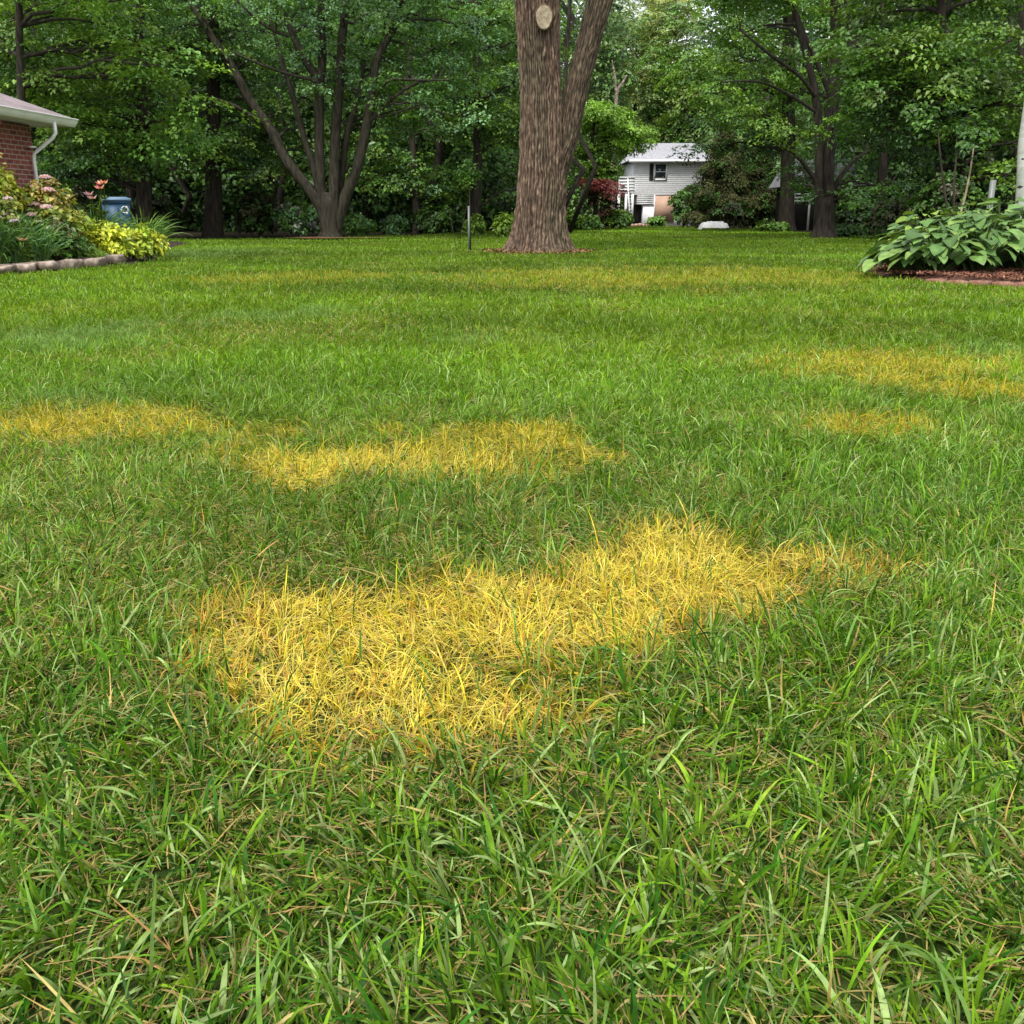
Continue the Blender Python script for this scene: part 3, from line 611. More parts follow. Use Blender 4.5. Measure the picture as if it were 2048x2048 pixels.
simple('slender_tree', 'slender grey trunk with layered boughs just right of the multi-stemmed maple', 836, 47, 40, .36,
       cloud(720, 980, 230, 400, 47, -1.5, 2.5, 16, 1.3, .5, [MD, BR * .75, BL]) + cloud(740, 960, 60, 240, 47, 2, 6, 11, 1.7, .9, PM), PM, bark='bark', lean=-32, dens=5, leaf=.15)
simple('maple_tree', 'leafy tree filling the gap directly left of the big furrowed trunk', 950, 42, -100, .4,
       cloud(850, 1080, 0, 180, 42, -1, 3, 12, 1.5, .8, [MD, BR * .85, BL]) + cloud(860, 1060, 180, 380, 42, 0, 3, 13, 1.3, .6, [MD, BR * .8, DK]), PM, dens=4.6, leaf=.14)
simple('shade_tree', 'dark tree standing behind the furrowed trunk and its leaning limb', 1100, 48, -120, .5,
       cloud(1030, 1125, -40, 200, 48, 0, 4, 7, 1.3, 1.1, [MD, BR * .8, BL]) + cloud(1070, 1135, 200, 400, 48, 1, 4, 7, .9, .8, PM), PM, dens=4, leaf=.15)
simple('maple_tree', 'bright round-headed young maple beside the white house deck', 1190, 60, 230, .3,
       cloud(1160, 1262, 215, 300, 60, -1, 1.5, 10, 1.2, .6, [BR * 1.25, BR]) + cloud(1130, 1225, 290, 355, 60, -1, 1.5, 9, .9, .5, [BR, MD, BR * .8]) + cloud(1240, 1290, 250, 300, 60, 2, 3, 4, .9, .5, [BR, BR * 1.2]), PB, dens=9, leaf=.16)
simple('japanese_maple', 'low red-leaved maple in front of the white deck', 1205, 57, 390, .16,
       cloud(1178, 1232, 366, 388, 57, -.6, .6, 6, .75, .33, [np.array([.30, .075, .075]), np.array([.20, .05, .055])]) + cloud(1182, 1228, 392, 425, 57, -.3, .8, 5, .6, .35, [np.array([.09, .03, .02]), OL * .6]), PB, dens=9, leaf=.13, r=.35)
# right-hand side
simple('tall_tree', 'straight dark trunk rising between the white house and the low-forking maple', 1573, 50, -260, .70,
       cloud(1400, 1640, -40, 120, 50, -2.5, 3, 15, 1.8, .8, [MD * 1.2, BR, BL]) + cloud(1355, 1600, 110, 250, 50, -3, 2, 16, 1.4, .5, [MD * 1.1, BR, BR * .8]) + cloud(1380, 1620, 240, 310, 50, -1, 3, 7, 1.4, .5, PD), PM, dens=4.6, leaf=.15, lean=12)
Y = 36.0; b0 = base_at(1645, Y)
st = [stem_px(Y, [(1647, 480), (1648, 455), (1648, 415), (1648, 395)], [.50, .38, .36, .30]),
      stem_px(Y, [(1640, 420), (1638, 397), (1638, 258), (1630, 179), (1610, 99), (1586, 12), (1570, -80)], [.20, .17, .14, .13, .11, .09, .06]),
      stem_px(Y, [(1656, 420), (1657, 397), (1657, 318), (1665, 199), (1671, 80), (1671, 0), (1672, -100)], [.22, .20, .19, .24, .17, .16, .12]),
      stem_px(Y, [(1662, 220), (1677, 167), (1709, 91), (1737, 32), (1770, -60)], [.14, .13, .11, .08, .05]),
      stem_px(Y, [(1660, 190), (1640, 140), (1605, 60), (1580, -20)], [.09, .08, .06, .04]),
      stem_px(Y, [(1700, 110), (1700, 60), (1690, 0), (1688, -60)], [.09, .08, .06, .05]),
      stem_px(Y, [(1642, 390), (1630, 358), (1594, 310, -.3), (1560, 290, -.6)], [.11, .09, .06, .03]),
      stem_px(Y, [(1658, 400), (1677, 358), (1709, 318, .2), (1740, 300, .3)], [.11, .09, .06, .03]),
      stem_px(Y, [(1636, 200), (1600, 150, -.4), (1540, 110, -.8), (1480, 60, -1)], [.08, .06, .05, .03]),
      stem_px(Y, [(1640, 230), (1590, 195, -.3), (1520, 160, -.6), (1440, 165, -.9)], [.07, .055, .04, .02])]
cls = cloud(1440, 1850, -160, 20, Y, -2, 4, 16, 1.5, .8, PM) + cloud(1450, 1640, 60, 200, Y, 1, 4, 9, 1.2, .6, PM) + cloud(1540, 1680, 225, 290, Y, -1.6, -.3, 5, .7, .38, [MD, BR * .9]) \
    + cloud(1680, 1800, 20, 160, Y, .5, 3, 6, 1.1, .6, PM) + cloud(1650, 1800, 370, 400, Y, -1, .5, 6, .8, .28, [MD, BL]) + cloud(1640, 1730, 240, 310, Y, 1.5, 3, 5, .8, .4, PD) + cloud(1580, 1650, 300, 380, Y, 2, 8, 8, .8, .4, PD)
make_tree('maple_tree', 'maple forking low into several dark limbs at the right edge of the lawn', b0, st, cls, PM, bark='bark_dark', leaf=.125, dens=5, r=.5)
simple('maple_tree', 'broad dense tree with tiers of drooping green boughs above the hosta bed', 1880, 30, -150, .36,
       cloud(1700, 2000, 70, 140, 30, -2.5, 0, 10, 1.15, .42, [MD * .85, BR * .6]) + cloud(1690, 2040, 150, 215, 30, -3, 0, 13, 1.05, .4, [MD * .85, MD * .65, BR * .5]) + cloud(1720, 1980, 215, 310, 30, -1.5, 2, 12, 1.0, .45, PD)
       + cloud(1960, 2120, 180, 300, 30, -3.5, -1, 9, .9, .4, [BR * .6, MD * .8]) + cloud(1700, 2100, -120, 60, 30, -1, 4, 12, 1.6, .9, [MD * .85, DK, BR * .55]) + cloud(1980, 2110, 310, 380, 30, -3, -1, 6, .7, .35, [MD, BR * .7]), PM, dens=5, leaf=.135)
simple('tall_tree', 'tall brown trunk in the top corner beyond the birch', 2042, 38, -260, .45,
       cloud(1860, 2200, -100, 120, 38, 0, 4, 9, 1.8, 1.0, PD) + cloud(1900, 2180, 130, 380, 38, 1, 5, 10, 1.5, .9, PD), PD, dens=4)
simple('shade_tree', 'dark backdrop tree between the forked maple and the tiered tree', 1760, 44, -100, .4,
       cloud(1640, 1900, 0, 200, 44, 0, 4, 10, 1.8, 1.0, PD) + cloud(1650, 1900, 200, 350, 44, 0, 4, 10, 1.5, .8, PD), PD, dens=4, leaf=.15)
# olive conifer with drooping brownish sprays
def conifer(name, label, px, Y, ptop, wid, pal, **kw):
    b0 = base_at(px, Y); top = P(px, ptop, Y); h = top[2] - b0[2]
    cs = []
    for i in range(16):
        f = (i + .3) / 16; rr = wid * (1 - f) ** .7
        for q in range(3):
            an = rng.uniform(0, 6.28); cs.append((np.array([b0[0] + math.cos(an) * rr * .5, Y + math.sin(an) * rr * .5, .5 + f * (h - .5)]), rr * .55, rr * .55, .42))
    return make_tree(name, label, b0, [([b0, b0 + (top - b0) * .5, top], [.2, .14, .04])], cs, pal, bark='bark_dark', mat='leafdull', **kw)
conifer('hemlock_tree', 'brownish olive hemlock covering the right end of the white house', 1440, 62, 250, 2.5, [OL, OL * .7, OL * 1.3, DK], dens=13, leaf=.12, r=.4, tilt=.9)
conifer('hemlock_tree', 'second olive hemlock, close behind the straight dark trunk', 1510, 64, 300, 2.3, [OL * .8, OL * .6, DK], dens=10, leaf=.12, r=.4, tilt=.9)
# far open-grown trees on the rising ground behind the white house
HZ = [np.array([.23, .31, .09]), np.array([.17, .26, .08]), np.array([.30, .34, .10])]  # haze and open-sky light painted into paler leaf colours
for (lab, px, Y, a0, a1, p0, p1, n, pal) in (
        ('pale yellow-green tree on the rise under the gap of sky', 1262, 112, 1215, 1310, 40, 240, 14, [HZ[0], HZ[2]]),
        ('soft green tree on the rise over the left end of the white roof', 1190, 100, 1140, 1240, 60, 260, 12, [HZ[1], MD]),
        ('wide light tree on the rise above the white house roof', 1350, 96, 1290, 1420, 20, 270, 16, [HZ[1], HZ[0], MD]),
        ('topmost pale tree on the rise, just right of the sky gap', 1330, 128, 1280, 1390, -20, 120, 12, [HZ[2], HZ[0]])):
    b0 = base_at(px, Y); top = P(px, p0, Y)
    make_tree('hillside_tree', lab, b0, [([b0, b0 + (top - b0) * .5 + np.array([.5, 0, 0]), top], [.3, .22, .08])], cloud(a0, a1, p0, p1, Y, -2, 2, n, 2.4, 1.9, pal), pal, leaf=.26, dens=3.0, r=.8, k=26, bark='bark')
b0 = base_at(1228, 84); make_tree('bare_tree', 'pale bare forked trunk showing against the hillside foliage', b0,
    [([b0, P(1226, 330, 84), P(1232, 210, 84), P(1234, 180, 84), P(1246, 165, 84), P(1254, 150, 84)], [.2, .18, .15, .13, .1, .05]), ([P(1233, 190, 84), P(1230, 150, 84), P(1224, 120, 84)], [.1, .07, .03])],
    [cl(1238, 290, 84, 0, .9, .7)], HZ, dens=2, bark='stone')

# the wood behind, one mass of foliage and stems
wb = MB(); 
def wood(n, x0, x1, y0, y1, z0, z1, pal, size=.28, k=26, r=1.1):
    C = np.stack([rng.uniform(x0, x1, n), rng.uniform(y0, y1, n), rng.uniform(z0, z1, n)], 1); C[:, 2] += terrain(C[:, 0], C[:, 1])
    out_ = nrm(np.stack([rng.normal(0, .6, n), -np.ones(n), rng.normal(0, .2, n)], 1)); sprays(wb, C, out_, rng.uniform(.7, 1.3, n) * r, k, size, pal, tilt=.7)
wood(3800, -44, .8, 50, 64, 0, 17, [DK, DK * .8, MD * .8], .34, 28, 1.25); wood(3000, 17, 50, 52, 66, 0, 17, [DK, DK * .8, MD * .8], .34, 28, 1.25)
wood(900, -42, .5, 46, 54, 3, 14, [DK, MD * .8]); wood(500, 20, 44, 48, 54, 4, 14, [DK, MD * .8])
wood(500, -40, .8, 52, 58, 0, 4, [DK * .7]); wood(400, 20, 44, 54, 60, 0, 4, [DK * .7])
wood(1500, -5, 9.6, 86, 96, 0, 20, [MD, DK, HZ[1]], .34, 24, 1.4); wood(3600, 17, 60, 84, 98, 0, 22, [MD, DK, HZ[1]], .38, 26, 1.5); wood(4200, -66, -1, 90, 104, 0, 25, [MD, DK], .44, 26, 1.6)
n = 1800; C_ = np.stack([rng.uniform(4, 30, n), rng.uniform(110, 150, n), rng.uniform(0, 8, n)], 1); C_[:, 2] += terrain(C_[:, 0], C_[:, 1])
sprays(wb, C_, np.tile([[0, -1.0, .2]], (n, 1)), np.full(n, 1.6), 26, .4, [HZ[1], HZ[0], MD], tilt=.8)
wo = wb.build('woods', M['leaf']); tag(wo, 'dense dark wood behind the trees that ring the lawn', 'woods', kind='stuff')
tbm = MB()
for i in range(70):
    x = rng.uniform(-40, 44); y = rng.uniform(45, 60)
    if 3 < x < 19: continue
    r0 = rng.uniform(.1, .22); tbm.tube(curve([x, y, -.1], [x + rng.normal(0, .6), y, 17], 6, 0, .3), np.linspace(r0, r0 * .5, 6), 7)
tag(tbm.build('undergrowth_stems', M['bark_dark']), 'mass of dim distant stems inside the wood', 'woods', kind='stuff')

# ------------------------------------------------------------------ shrubs
def shrub(name, label, px, Y, ptop, rx, pal, leaf=.09, dens=16, k=26, r=.25, parts=4, group=None, cat='shrub', mat='leaf', flowers=None, z0=.02):
    b0 = base_at(px, Y); h = max(.15, P(px, ptop, Y)[2] - b0[2]); root = thing(name, b0, label, cat, group); fb = MB(b0); sb = MB(b0); tops = []
    for i in range(parts):
        an = rng.uniform(0, 6.28); rr = rng.uniform(.1, .45) * rx; c = b0 + np.array([math.cos(an) * rr, math.sin(an) * rr * .7, h * rng.uniform(.42, .60)])
        C = clump_sprays(fb, c, rx * .62, rx * .55, h * .42, dens / (rx * rx) ** .35, leaf, pal, r=r, k=k, inner=.5, tilt=.7, droop=.5); tops.append(C)
        sb.tube(curve(b0, c, 5, .0, .2), np.linspace(.02, .006, 5) * (1 + rx), 5, cap=False)
        for q in range(5): sb.tube(curve(b0 + (c - b0) * .4, C[rng.integers(len(C))], 4, .05, .2), np.linspace(.008, .003, 4) * (1 + rx), 4, cap=False)
    sb.build('stems', M['bark'], root); fb.build('foliage', M[mat], root)
    if flowers:
        allC = np.concatenate(tops); allC = allC[np.argsort(-allC[:, 2] + allC[:, 1] * .35)][:flowers['n'] * 2]; allC = allC[rng.permutation(len(allC))][:flowers['n']]
        keepC = []
        for c in allC:
            if all(np.linalg.norm((c - q_)[[0, 2]]) > .10 for q_ in keepC): keepC.append(c)
        for c in keepC:
            fl = MB(b0); m = flowers.get('m', 46); d = nrm(rng.normal(0, 1, (m, 3))); d[:, 2] = np.abs(d[:, 2]); s_ = flowers['s'] * rng.uniform(.6, 1.2)
            pos = c + np.array([0.02, -.12, .09]) + d * np.array([s_, s_, s_ * .45])
            col = np.asarray(flowers['pal'])[rng.integers(0, len(flowers['pal']), m)] * rng.uniform(.8, 1.15, (m, 1))
            fl.leaf(pos, d + rng.normal(0, .4, (m, 3)), rng.normal(0, 1, (m, 3)), flowers['ps'], col, aspect=.9)
            fl.build('flower_head', M['petal'], root)
    return root
sh = [('dark leafy shrub at the foot of the wood left of the multi-stemmed maple', 520, 38.5, 385, 1.3, [OL * .7, OL * .5, DK]), ('pale-leaved bush right behind the multi-stemmed maple stems', 598, 38.5, 405, .9, [MD, BL * 1.6, np.array([.3, .32, .26])]),
      ('low green bush at the right foot of the multi-stemmed maple', 718, 40, 430, .65, [MD, BL]), ('small dark bush between the multi-stemmed maple and the slender trunk', 790, 43, 438, .6, [MD * .8, BL]),
      ('bright yellow-green seedling bush left of the furrowed trunk', 955, 40, 432, .42, [YG, BR]), ('yellow-green bush touching the furrowed trunk on its left', 1010, 36, 428, .3, [YG, BR]),
      ('bright hosta-like bush just right of the furrowed trunk', 1145, 56, 425, .9, [BR, YG * .9]), ('largest bright green bush in front of the white deck', 1225, 58, 420, 1.45, [BR * 1.1, YG, MD]),
      ('low bright bush filling in between the two bushes before the deck', 1178, 55, 436, .7, [BR, MD]), ('small green bush by the tan door of the white house', 1312, 70, 432, .6, [BR * .8, MD]),
      ('dark upright shrub against the white house wall', 1366, 68, 368, 2.0, [DK, MD, MD * .8]), ('dim bush beneath the hemlocks', 1455, 60, 400, 1.3, [OL * .6, DK]),
      ('low weedy bush at the foot of the straight dark trunk', 1545, 49, 447, 1.0, [BR * .7, MD]), ('low dark bush at the foot of the forked maple', 1700, 37, 455, .9, [BL, DK]),
      ('dark brushy thicket under the tiered tree', 1790, 34, 395, 1.5, [DK, OL * .6]), ('shadowy shrub behind the thin canes', 1880, 27, 350, 1.3, [DK, OL * .6, MD * .6]),
      ('dark thicket at the wood edge behind the blue bin', 300, 37, 385, 1.5, [OL * .5, DK * .8]), ('dim shrub filling the wood edge beyond the brick house corner', 170, 33, 370, 1.6, [DK, OL * .4]),
      ('dim shrub between slender tree and young stake', 870, 46, 415, 1.3, [DK, MD * .6]), ('low dark scrub right of the forked maple', 1745, 40, 410, 1.5, [DK, OL * .5])]
for s_ in sh: shrub('bush', s_[0], s_[1], s_[2], s_[3], s_[4], s_[5], leaf=.10 + .0012 * s_[2], r=.3, dens=20, parts=5)

# ------------------------------------------------------------------ young staked tree left of the big trunk
Y = 23.5; b0 = base_at(938, Y); root = thing('sapling', b0, 'thin young tree tied to a metal stake left of the furrowed trunk', 'tree'); mb = MB(b0)
mb.tube([b0 + [.03, .03, -.02], P(940, 440, Y), P(939, 380, Y), P(937, 330, Y)], [.016, .014, .011, .006], 7); mb.build('trunk', M['bark'], root)
mb = MB(b0); mb.box(b0[0] - .022, b0[0] + .022, Y - .03, Y - .012, -.05, P(937, 412, Y)[2]); mb.box(b0[0] - .005, b0[0] + .005, Y - .012, Y + .012, -.05, P(937, 412, Y)[2]); mb.build('stake', M['galv'], root)
mb = MB(b0); 
for c in ((938, 335), (928, 350), (948, 355), (936, 368)): clump_sprays(mb, P(c[0], c[1], Y), .22, .22, .14, 60, .075, [MD, DK], r=.16, k=16)
mb.build('crown', M['leaf'], root)
mb = MB(b0); mb.tube([P(914, 508, Y - .4), P(936, 400, Y)], .004, 5); mb.tube([P(899, 420, Y + .3), P(914, 508, Y - .4)], .006, 5); mb.build('guy_wire', M['bark_dark'], root)
Y = 57; b0 = base_at(1163, Y); mb = MB(b0); mb.tube([b0, P(1163, 370, Y)], .045, 10); mb.tube([P(1163, 371, Y), P(1163, 366, Y)], [.06, .02], 10)
tag(mb.build('metal_pole', M['galv']), 'slim grey metal pole right of the furrowed trunk', 'pole')

# ------------------------------------------------------------------ brick house corner, left edge
hx, hy = -8.28, 17.95; rot = R(-5)
def H(lx, ly, z=0):   # house frame: lx to the right (+x), ly away; origin at visible rear corner
    c, s = math.cos(rot), math.sin(rot); return np.array([hx + lx * c - ly * s, hy + lx * s + ly * c, z])
house = thing('brick_house', (hx, hy, 0), 'low red brick house corner with grey hipped roof and white gutter', 'house'); house.rotation_euler = (0, 0, rot)
def lbox(mb, *a): mb.box(*a)
EV = 2.30; OV = .46
mb = MB(); mb.box(-9, 0, -14, 0, 0, EV - .02); mb.build('wall', M['brick'], house)
mb = MB(); mb.box(-9, OV, -14, OV, EV, EV + .03); mb.build('soffit', M['soffit'], house)
# hip roof
mb = MB(); sl = .42; hw = (9 + 2 * OV) / 2; x1 = OV + .04; x0 = -9 - OV; y1 = OV + .04; y0 = -14 - OV; zr = EV + .14 + sl * hw
V = np.array([[x1, y1, EV + .13], [x0, y1, EV + .13], [x0, y0, EV + .13], [x1, y0, EV + .13], [(x0 + x1) / 2, y1 - hw, zr], [(x0 + x1) / 2, y0 + hw, zr]])
mb.add(V, F3=[[0, 4, 1], [2, 5, 3]], F4=[[0, 3, 5, 4], [1, 4, 5, 2]]); ro = mb.build('roof', M['shingle'], house)
mb = MB()   # fascia + gutter profile (K style) round the two eaves we can see
def gut(p0, p1, outv):
    p0 = np.array(p0, float); p1 = np.array(p1, float); outv = np.array(outv, float)
    prof = [(0, -.02), (.02, -.02), (.05, -.01), (.075, .03), (.10, .055), (.11, .095), (.125, .10), (.125, .115), (.105, .115), (0, .105)]
    V = [p + outv * a_ + np.array([0, 0, b_]) for p in (p0, p1) for a_, b_ in prof]; n = len(prof)
    mb.add(V, F4=[[i, (i + 1) % n, n + (i + 1) % n, n + i] for i in range(n)])
gut((OV, -14, EV), (OV, OV + .12, EV), (1, 0, 0)); gut((OV, OV, EV), (-9, OV, EV), (0, 1, 0)); mb.build('gutter', M['white'], house)
mb = MB(); dsx = OV + .05; dy_ = -.12
mb.tube([[dsx, dy_, EV + .01], [dsx, dy_, EV - .16], [dsx - .06, dy_, EV - .24], [.09, dy_, EV - .48], [.06, dy_, EV - .56], [.06, dy_, .5], [.06, dy_, .12], [.20, dy_, .06]], .031, 10, cap=True)
for z in (1.9, .9): mb.box(0.0, .11, dy_ - .05, dy_ + .05, z, z + .03)
mb.build('downspout', M['white'], house)

# ------------------------------------------------------------------ left flower bed
def bed_sheet(name, poly, h, col1, mat, label=None, n=90):
    poly = np.array([p[:2] for p in poly]); x0, y0 = poly.min(0); x1, y1 = poly.max(0)
    gx = np.linspace(x0, x1, n); gy = np.linspace(y0, y1, n); X, Y_ = np.meshgrid(gx, gy); ins = poly_in(X.ravel(), Y_.ravel(), poly)
    # distance to outline
    pts = np.stack([X.ravel(), Y_.ravel()], 1); dmin = np.full(len(pts), 1e9)
    for i in range(len(poly)):
        a_, b_ = poly[i], poly[(i + 1) % len(poly)]; ab = b_ - a_; t_ = np.clip(((pts - a_) @ ab) / (ab @ ab), 0, 1); dmin = np.minimum(dmin, np.linalg.norm(pts - a_ - t_[:, None] * ab, axis=1))
    z = np.where(ins, h * smooth(dmin, 0, .5) + .006, -.08) + terrain(pts[:, 0], pts[:, 1]) + (fbm(pts[:, 0] * 5, pts[:, 1] * 5, 3) - .5) * .04 * ins
    i = (np.arange(n - 1)[:, None] * n + np.arange(n - 1)[None]).ravel()
    Fq = np.stack([i, i + 1, i + n + 1, i + n], 1); k = (dmin < .4) | ins; Fq = Fq[k[Fq].all(1)]
    o_ = mesh_np(name, np.stack([pts[:, 0], pts[:, 1], z], 1), F4=Fq, mat=mat, smooth_=True); tag(o_, kind='structure'); return lambda x, y: h
M['soil'] = noise_mat('dark_bed_soil', (.02, .014, .01), (.06, .04, .028), (1, 1, 1), 14, .95, .5)
bed_sheet('soil_bed', bedL, .06, None, M['soil'])
# edging stones
def stone(c, L, Wd, Hh, rz, label):
    bm_n = 14; u = np.linspace(0, np.pi, 9); v = np.linspace(0, 2 * np.pi, bm_n, endpoint=False); U, Vv = np.meshgrid(u, v, indexing='ij')
    sx = lambda a_, p: np.sign(a_) * np.abs(a_) ** p
    x = sx(np.sin(U), .35) * sx(np.cos(Vv), .6) * L / 2; y = sx(np.sin(U), .35) * sx(np.sin(Vv), .6) * Wd / 2; z = sx(np.cos(U), .45) * Hh / 2 * (1 + .35 * x / L)
    s = rng.integers(999); k = 1 + .6 * (vnoise(x * 9 + 3, y * 9 + z * 12, s) - .5); x, y, z = x * k, y * k, z * k + .02 * (vnoise(x * 12, y * 12, s + 3) - .5)
    ca, sa = math.cos(rz), math.sin(rz); V = np.stack([x * ca - y * sa + c[0], x * sa + y * ca + c[1], z + c[2]], -1).reshape(-1, 3)
    i = np.arange(8)[:, None] * bm_n; j = np.arange(bm_n)[None]; kk = (j + 1) % bm_n
    mb = MB(c); mb.add(V, F4=np.stack([i + j, i + bm_n + j, i + bm_n + kk, i + kk], -1).reshape(-1, 4)); o_ = mb.build('edging_stone', M['stone'])
    return tag(o_, label, 'stone', 'stones edging the flower bed')
labs = ['long thin edging stone cut off by the frame edge', 'low edging stone beneath the strappy leaves', 'darker rounded edging stone under the dark-leaved clump', 'broad edging stone with a crack beneath the flowering shrub',
        'wide tan edging stone in the middle of the row', 'pale flat edging stone just before the last one', 'pointed end stone of the row touching the golden plants', 'small wedge stone tucked behind the end stone']
for i, (px, py, wpx, hh) in enumerate([(-20, 549, 60, .09), (30, 546, 58, .10), (78, 544, 46, .11), (122, 540, 52, .13), (170, 536, 58, .13), (212, 530, 52, .14), (244, 525, 34, .11), (232, 519, 30, .1)]):
    p = G(px, py); c = np.array([p[0], p[1] + .12, .085 + (.02 if i > 3 else 0)]); sc = p[1] / F; c[2] = .062 + .012 * (i % 3); stone(c, wpx * sc * 1.2, .30, hh * 1.15, rng.normal(.14, .16), labs[i])

def strap_plant(name, label, c, n, L, wid, pal, spread=.9, flowers=None, group=None, cat='plant', lean=.22):
    root = thing(name, c, label, cat, group); mb = MB(c)
    k = 8
    x = c[0] + rng.normal(0, .05 * spread, n); y = c[1] + rng.normal(0, .05 * spread, n); az = rng.uniform(0, 6.28, n); h = L * rng.uniform(.6, 1.1, n)
    col = np.asarray(pal)[rng.integers(0, len(pal), n)] * rng.uniform(.75, 1.25, (n, 1)); zt = c[2] - terrain(x, y)
    blades(x, y, h, wid * rng.uniform(.7, 1.2, n), np.abs(rng.normal(lean, .22, n)), np.abs(rng.normal(1.35, .45, n)) * spread, az, col, k, None, mb, zt)
    mb.build('foliage', M['hosta'], root)
    return root
def lily(name, label, px, py, Y, fpal, nf=3, ht=None):
    b0 = base_at(px, Y); b0[2] += .05; top = P(px, py, Y); root = thing(name, b0, label, 'flower'); mb = MB(b0); fl = MB(b0); lf = MB(b0)
    for i in range(nf):
        t_ = top + np.array([rng.normal(0, .10), rng.normal(0, .06), rng.normal(0, .06)]); p = curve(b0 + [rng.normal(0, .03), 0, 0], t_, 6, .0, .08); mb.tube(p, np.linspace(.008, .004, 6), 5, col=(.06, .11, .03)); m = 40; C = p[rng.integers(1, 5, m)] + rng.normal(0, .01, (m, 3)); Hh = nrm(np.stack([rng.normal(0, 1, m), rng.normal(0, 1, m), rng.uniform(.1, .6, m)], 1)); lf.leaf(C + Hh * .05, np.tile([[0, 0, 1.0]], (m, 1)) + rng.normal(0, .3, (m, 3)), Hh, .12, BR * .6, aspect=.2)
        fl = MB(b0)
        for q in range(6):
            an = q / 6 * 6.28; o_ = nrm(np.array([math.cos(an), math.sin(an) * .8 - .35, .45])); fl.leaf([t_ + o_ * .05], [np.cross(o_, [math.sin(an), -math.cos(an), .1])], [o_], .12, fpal[(q + i) % len(fpal)], aspect=.42)
        fl.build('bloom', M['petal'], root)
    mb.build('stem', M['leafdull'], root); lf.build('foliage', M['leaf'], root)
GOLD = np.array([.56, .60, .045]); LIME = np.array([.38, .50, .05])
shrub('flowering_shrub', 'shrub with flat pale pink flower heads and yellowing leaves below the downspout', 78, 16.2, 352, .62, [np.array([.32, .34, .06]), np.array([.20, .28, .05]), np.array([.42, .34, .12])], leaf=.10, dens=34, r=.2, parts=6,
      flowers=dict(n=40, s=.10, ps=.045, m=60, pal=[(.78, .52, .54), (.82, .66, .58), (.66, .42, .54)]))
shrub('flowering_shrub', 'smaller pink-topped shrub at the frame edge under the brick wall', 8, 15.2, 392, .38, [MD, np.array([.2, .22, .05])], leaf=.08, dens=30, r=.18, parts=4,
      flowers=dict(n=14, s=.10, ps=.035, m=50, pal=[(.74, .56, .7), (.82, .72, .74)]))
shrub('golden_shrub', 'yellow-green barberry-like shrub against the brick wall at the frame edge', 0, 15.6, 300, .52, [np.array([.36, .42, .04]), np.array([.40, .34, .06]), LIME * .8], leaf=.08, dens=40, r=.2, parts=5)
shrub('lime_shrub', 'small lime green shrub right of the flowering shrub', 142, 17.0, 408, .32, [LIME, GOLD * .8], leaf=.07, dens=40, r=.16, parts=4)
shrub('leafy_plant', 'dark green leafy plant with grey-brown leaves above the middle edging stones', 112, 15.9, 440, .42, [np.array([.17, .17, .07]), MD * 1.2, DK], leaf=.09, dens=34, r=.16, parts=5, flowers=dict(n=5, s=.05, ps=.03, m=24, pal=[(.5, .5, .36)]))
shrub('leafy_plant', 'low green plant spilling over the stones below the lime shrub', 160, 16.4, 485, .36, [MD, BR * .7], leaf=.07, dens=34, r=.15, parts=4)
shrub('golden_plant', 'brightest chartreuse foliage clump in the middle of the golden row', 205, 17.3, 455, .48, [GOLD, LIME, GOLD * .85], leaf=.085, dens=44, r=.17, parts=5)
shrub('golden_plant', 'chartreuse foliage clump above the pointed end stone', 255, 17.8, 460, .5, [GOLD, LIME], leaf=.085, dens=44, r=.17, parts=5)
shrub('golden_plant', 'last chartreuse clump spilling onto the lawn at the end of the bed', 292, 18.0, 470, .36, [GOLD * .9, LIME, YG], leaf=.085, dens=40, r=.17, parts=5)
for (lab, px, Y, n, L, pal) in (('strappy blue-green daylily clump at the front left of the bed', 30, 15.1, 170, 1.0, [BL * 1.25, MD * 1.2]), ('strappy daylily clump under the flowering shrub', 72, 15.3, 110, .85, [BL * 1.2, MD]), ('daylily clump cut by the frame edge above the first stone', -14, 14.9, 140, 1.0, [MD * 1.1, BL]),
        ('arching green daylily clump left of the blue bin', 192, 18.6, 240, 1.2, [BR * .8, MD]), ('arching green daylily clump in front of the blue bin', 240, 18.8, 150, .75, [BR * .7, MD]), ('arching daylily clump right of the blue bin', 288, 19.2, 220, 1.0, [BR * .75, MD]), ('tuft of narrow green leaves between the stones and golden plants', 188, 16.2, 60, .32, [BR * .8])):
    b0 = base_at(px, Y); b0[2] = .05; strap_plant('daylily', lab, b0, n, L, .026, pal, spread=1.0)
lily('lily', 'tall pink and orange lilies rising above the blue bin corner', 203, 372, 18.2, [(.62, .12, .22), (.75, .3, .12), (.75, .55, .5)], 3)
lily('lily', 'shorter pale pink lily left of the tall pink and orange ones', 183, 386, 18.0, [(.62, .3, .42), (.7, .5, .5)], 2)
lily('lily', 'peach-coloured bloom low among the strappy leaves', 56, 484, 14.9, [(.75, .5, .36), (.65, .42, .22)], 1)

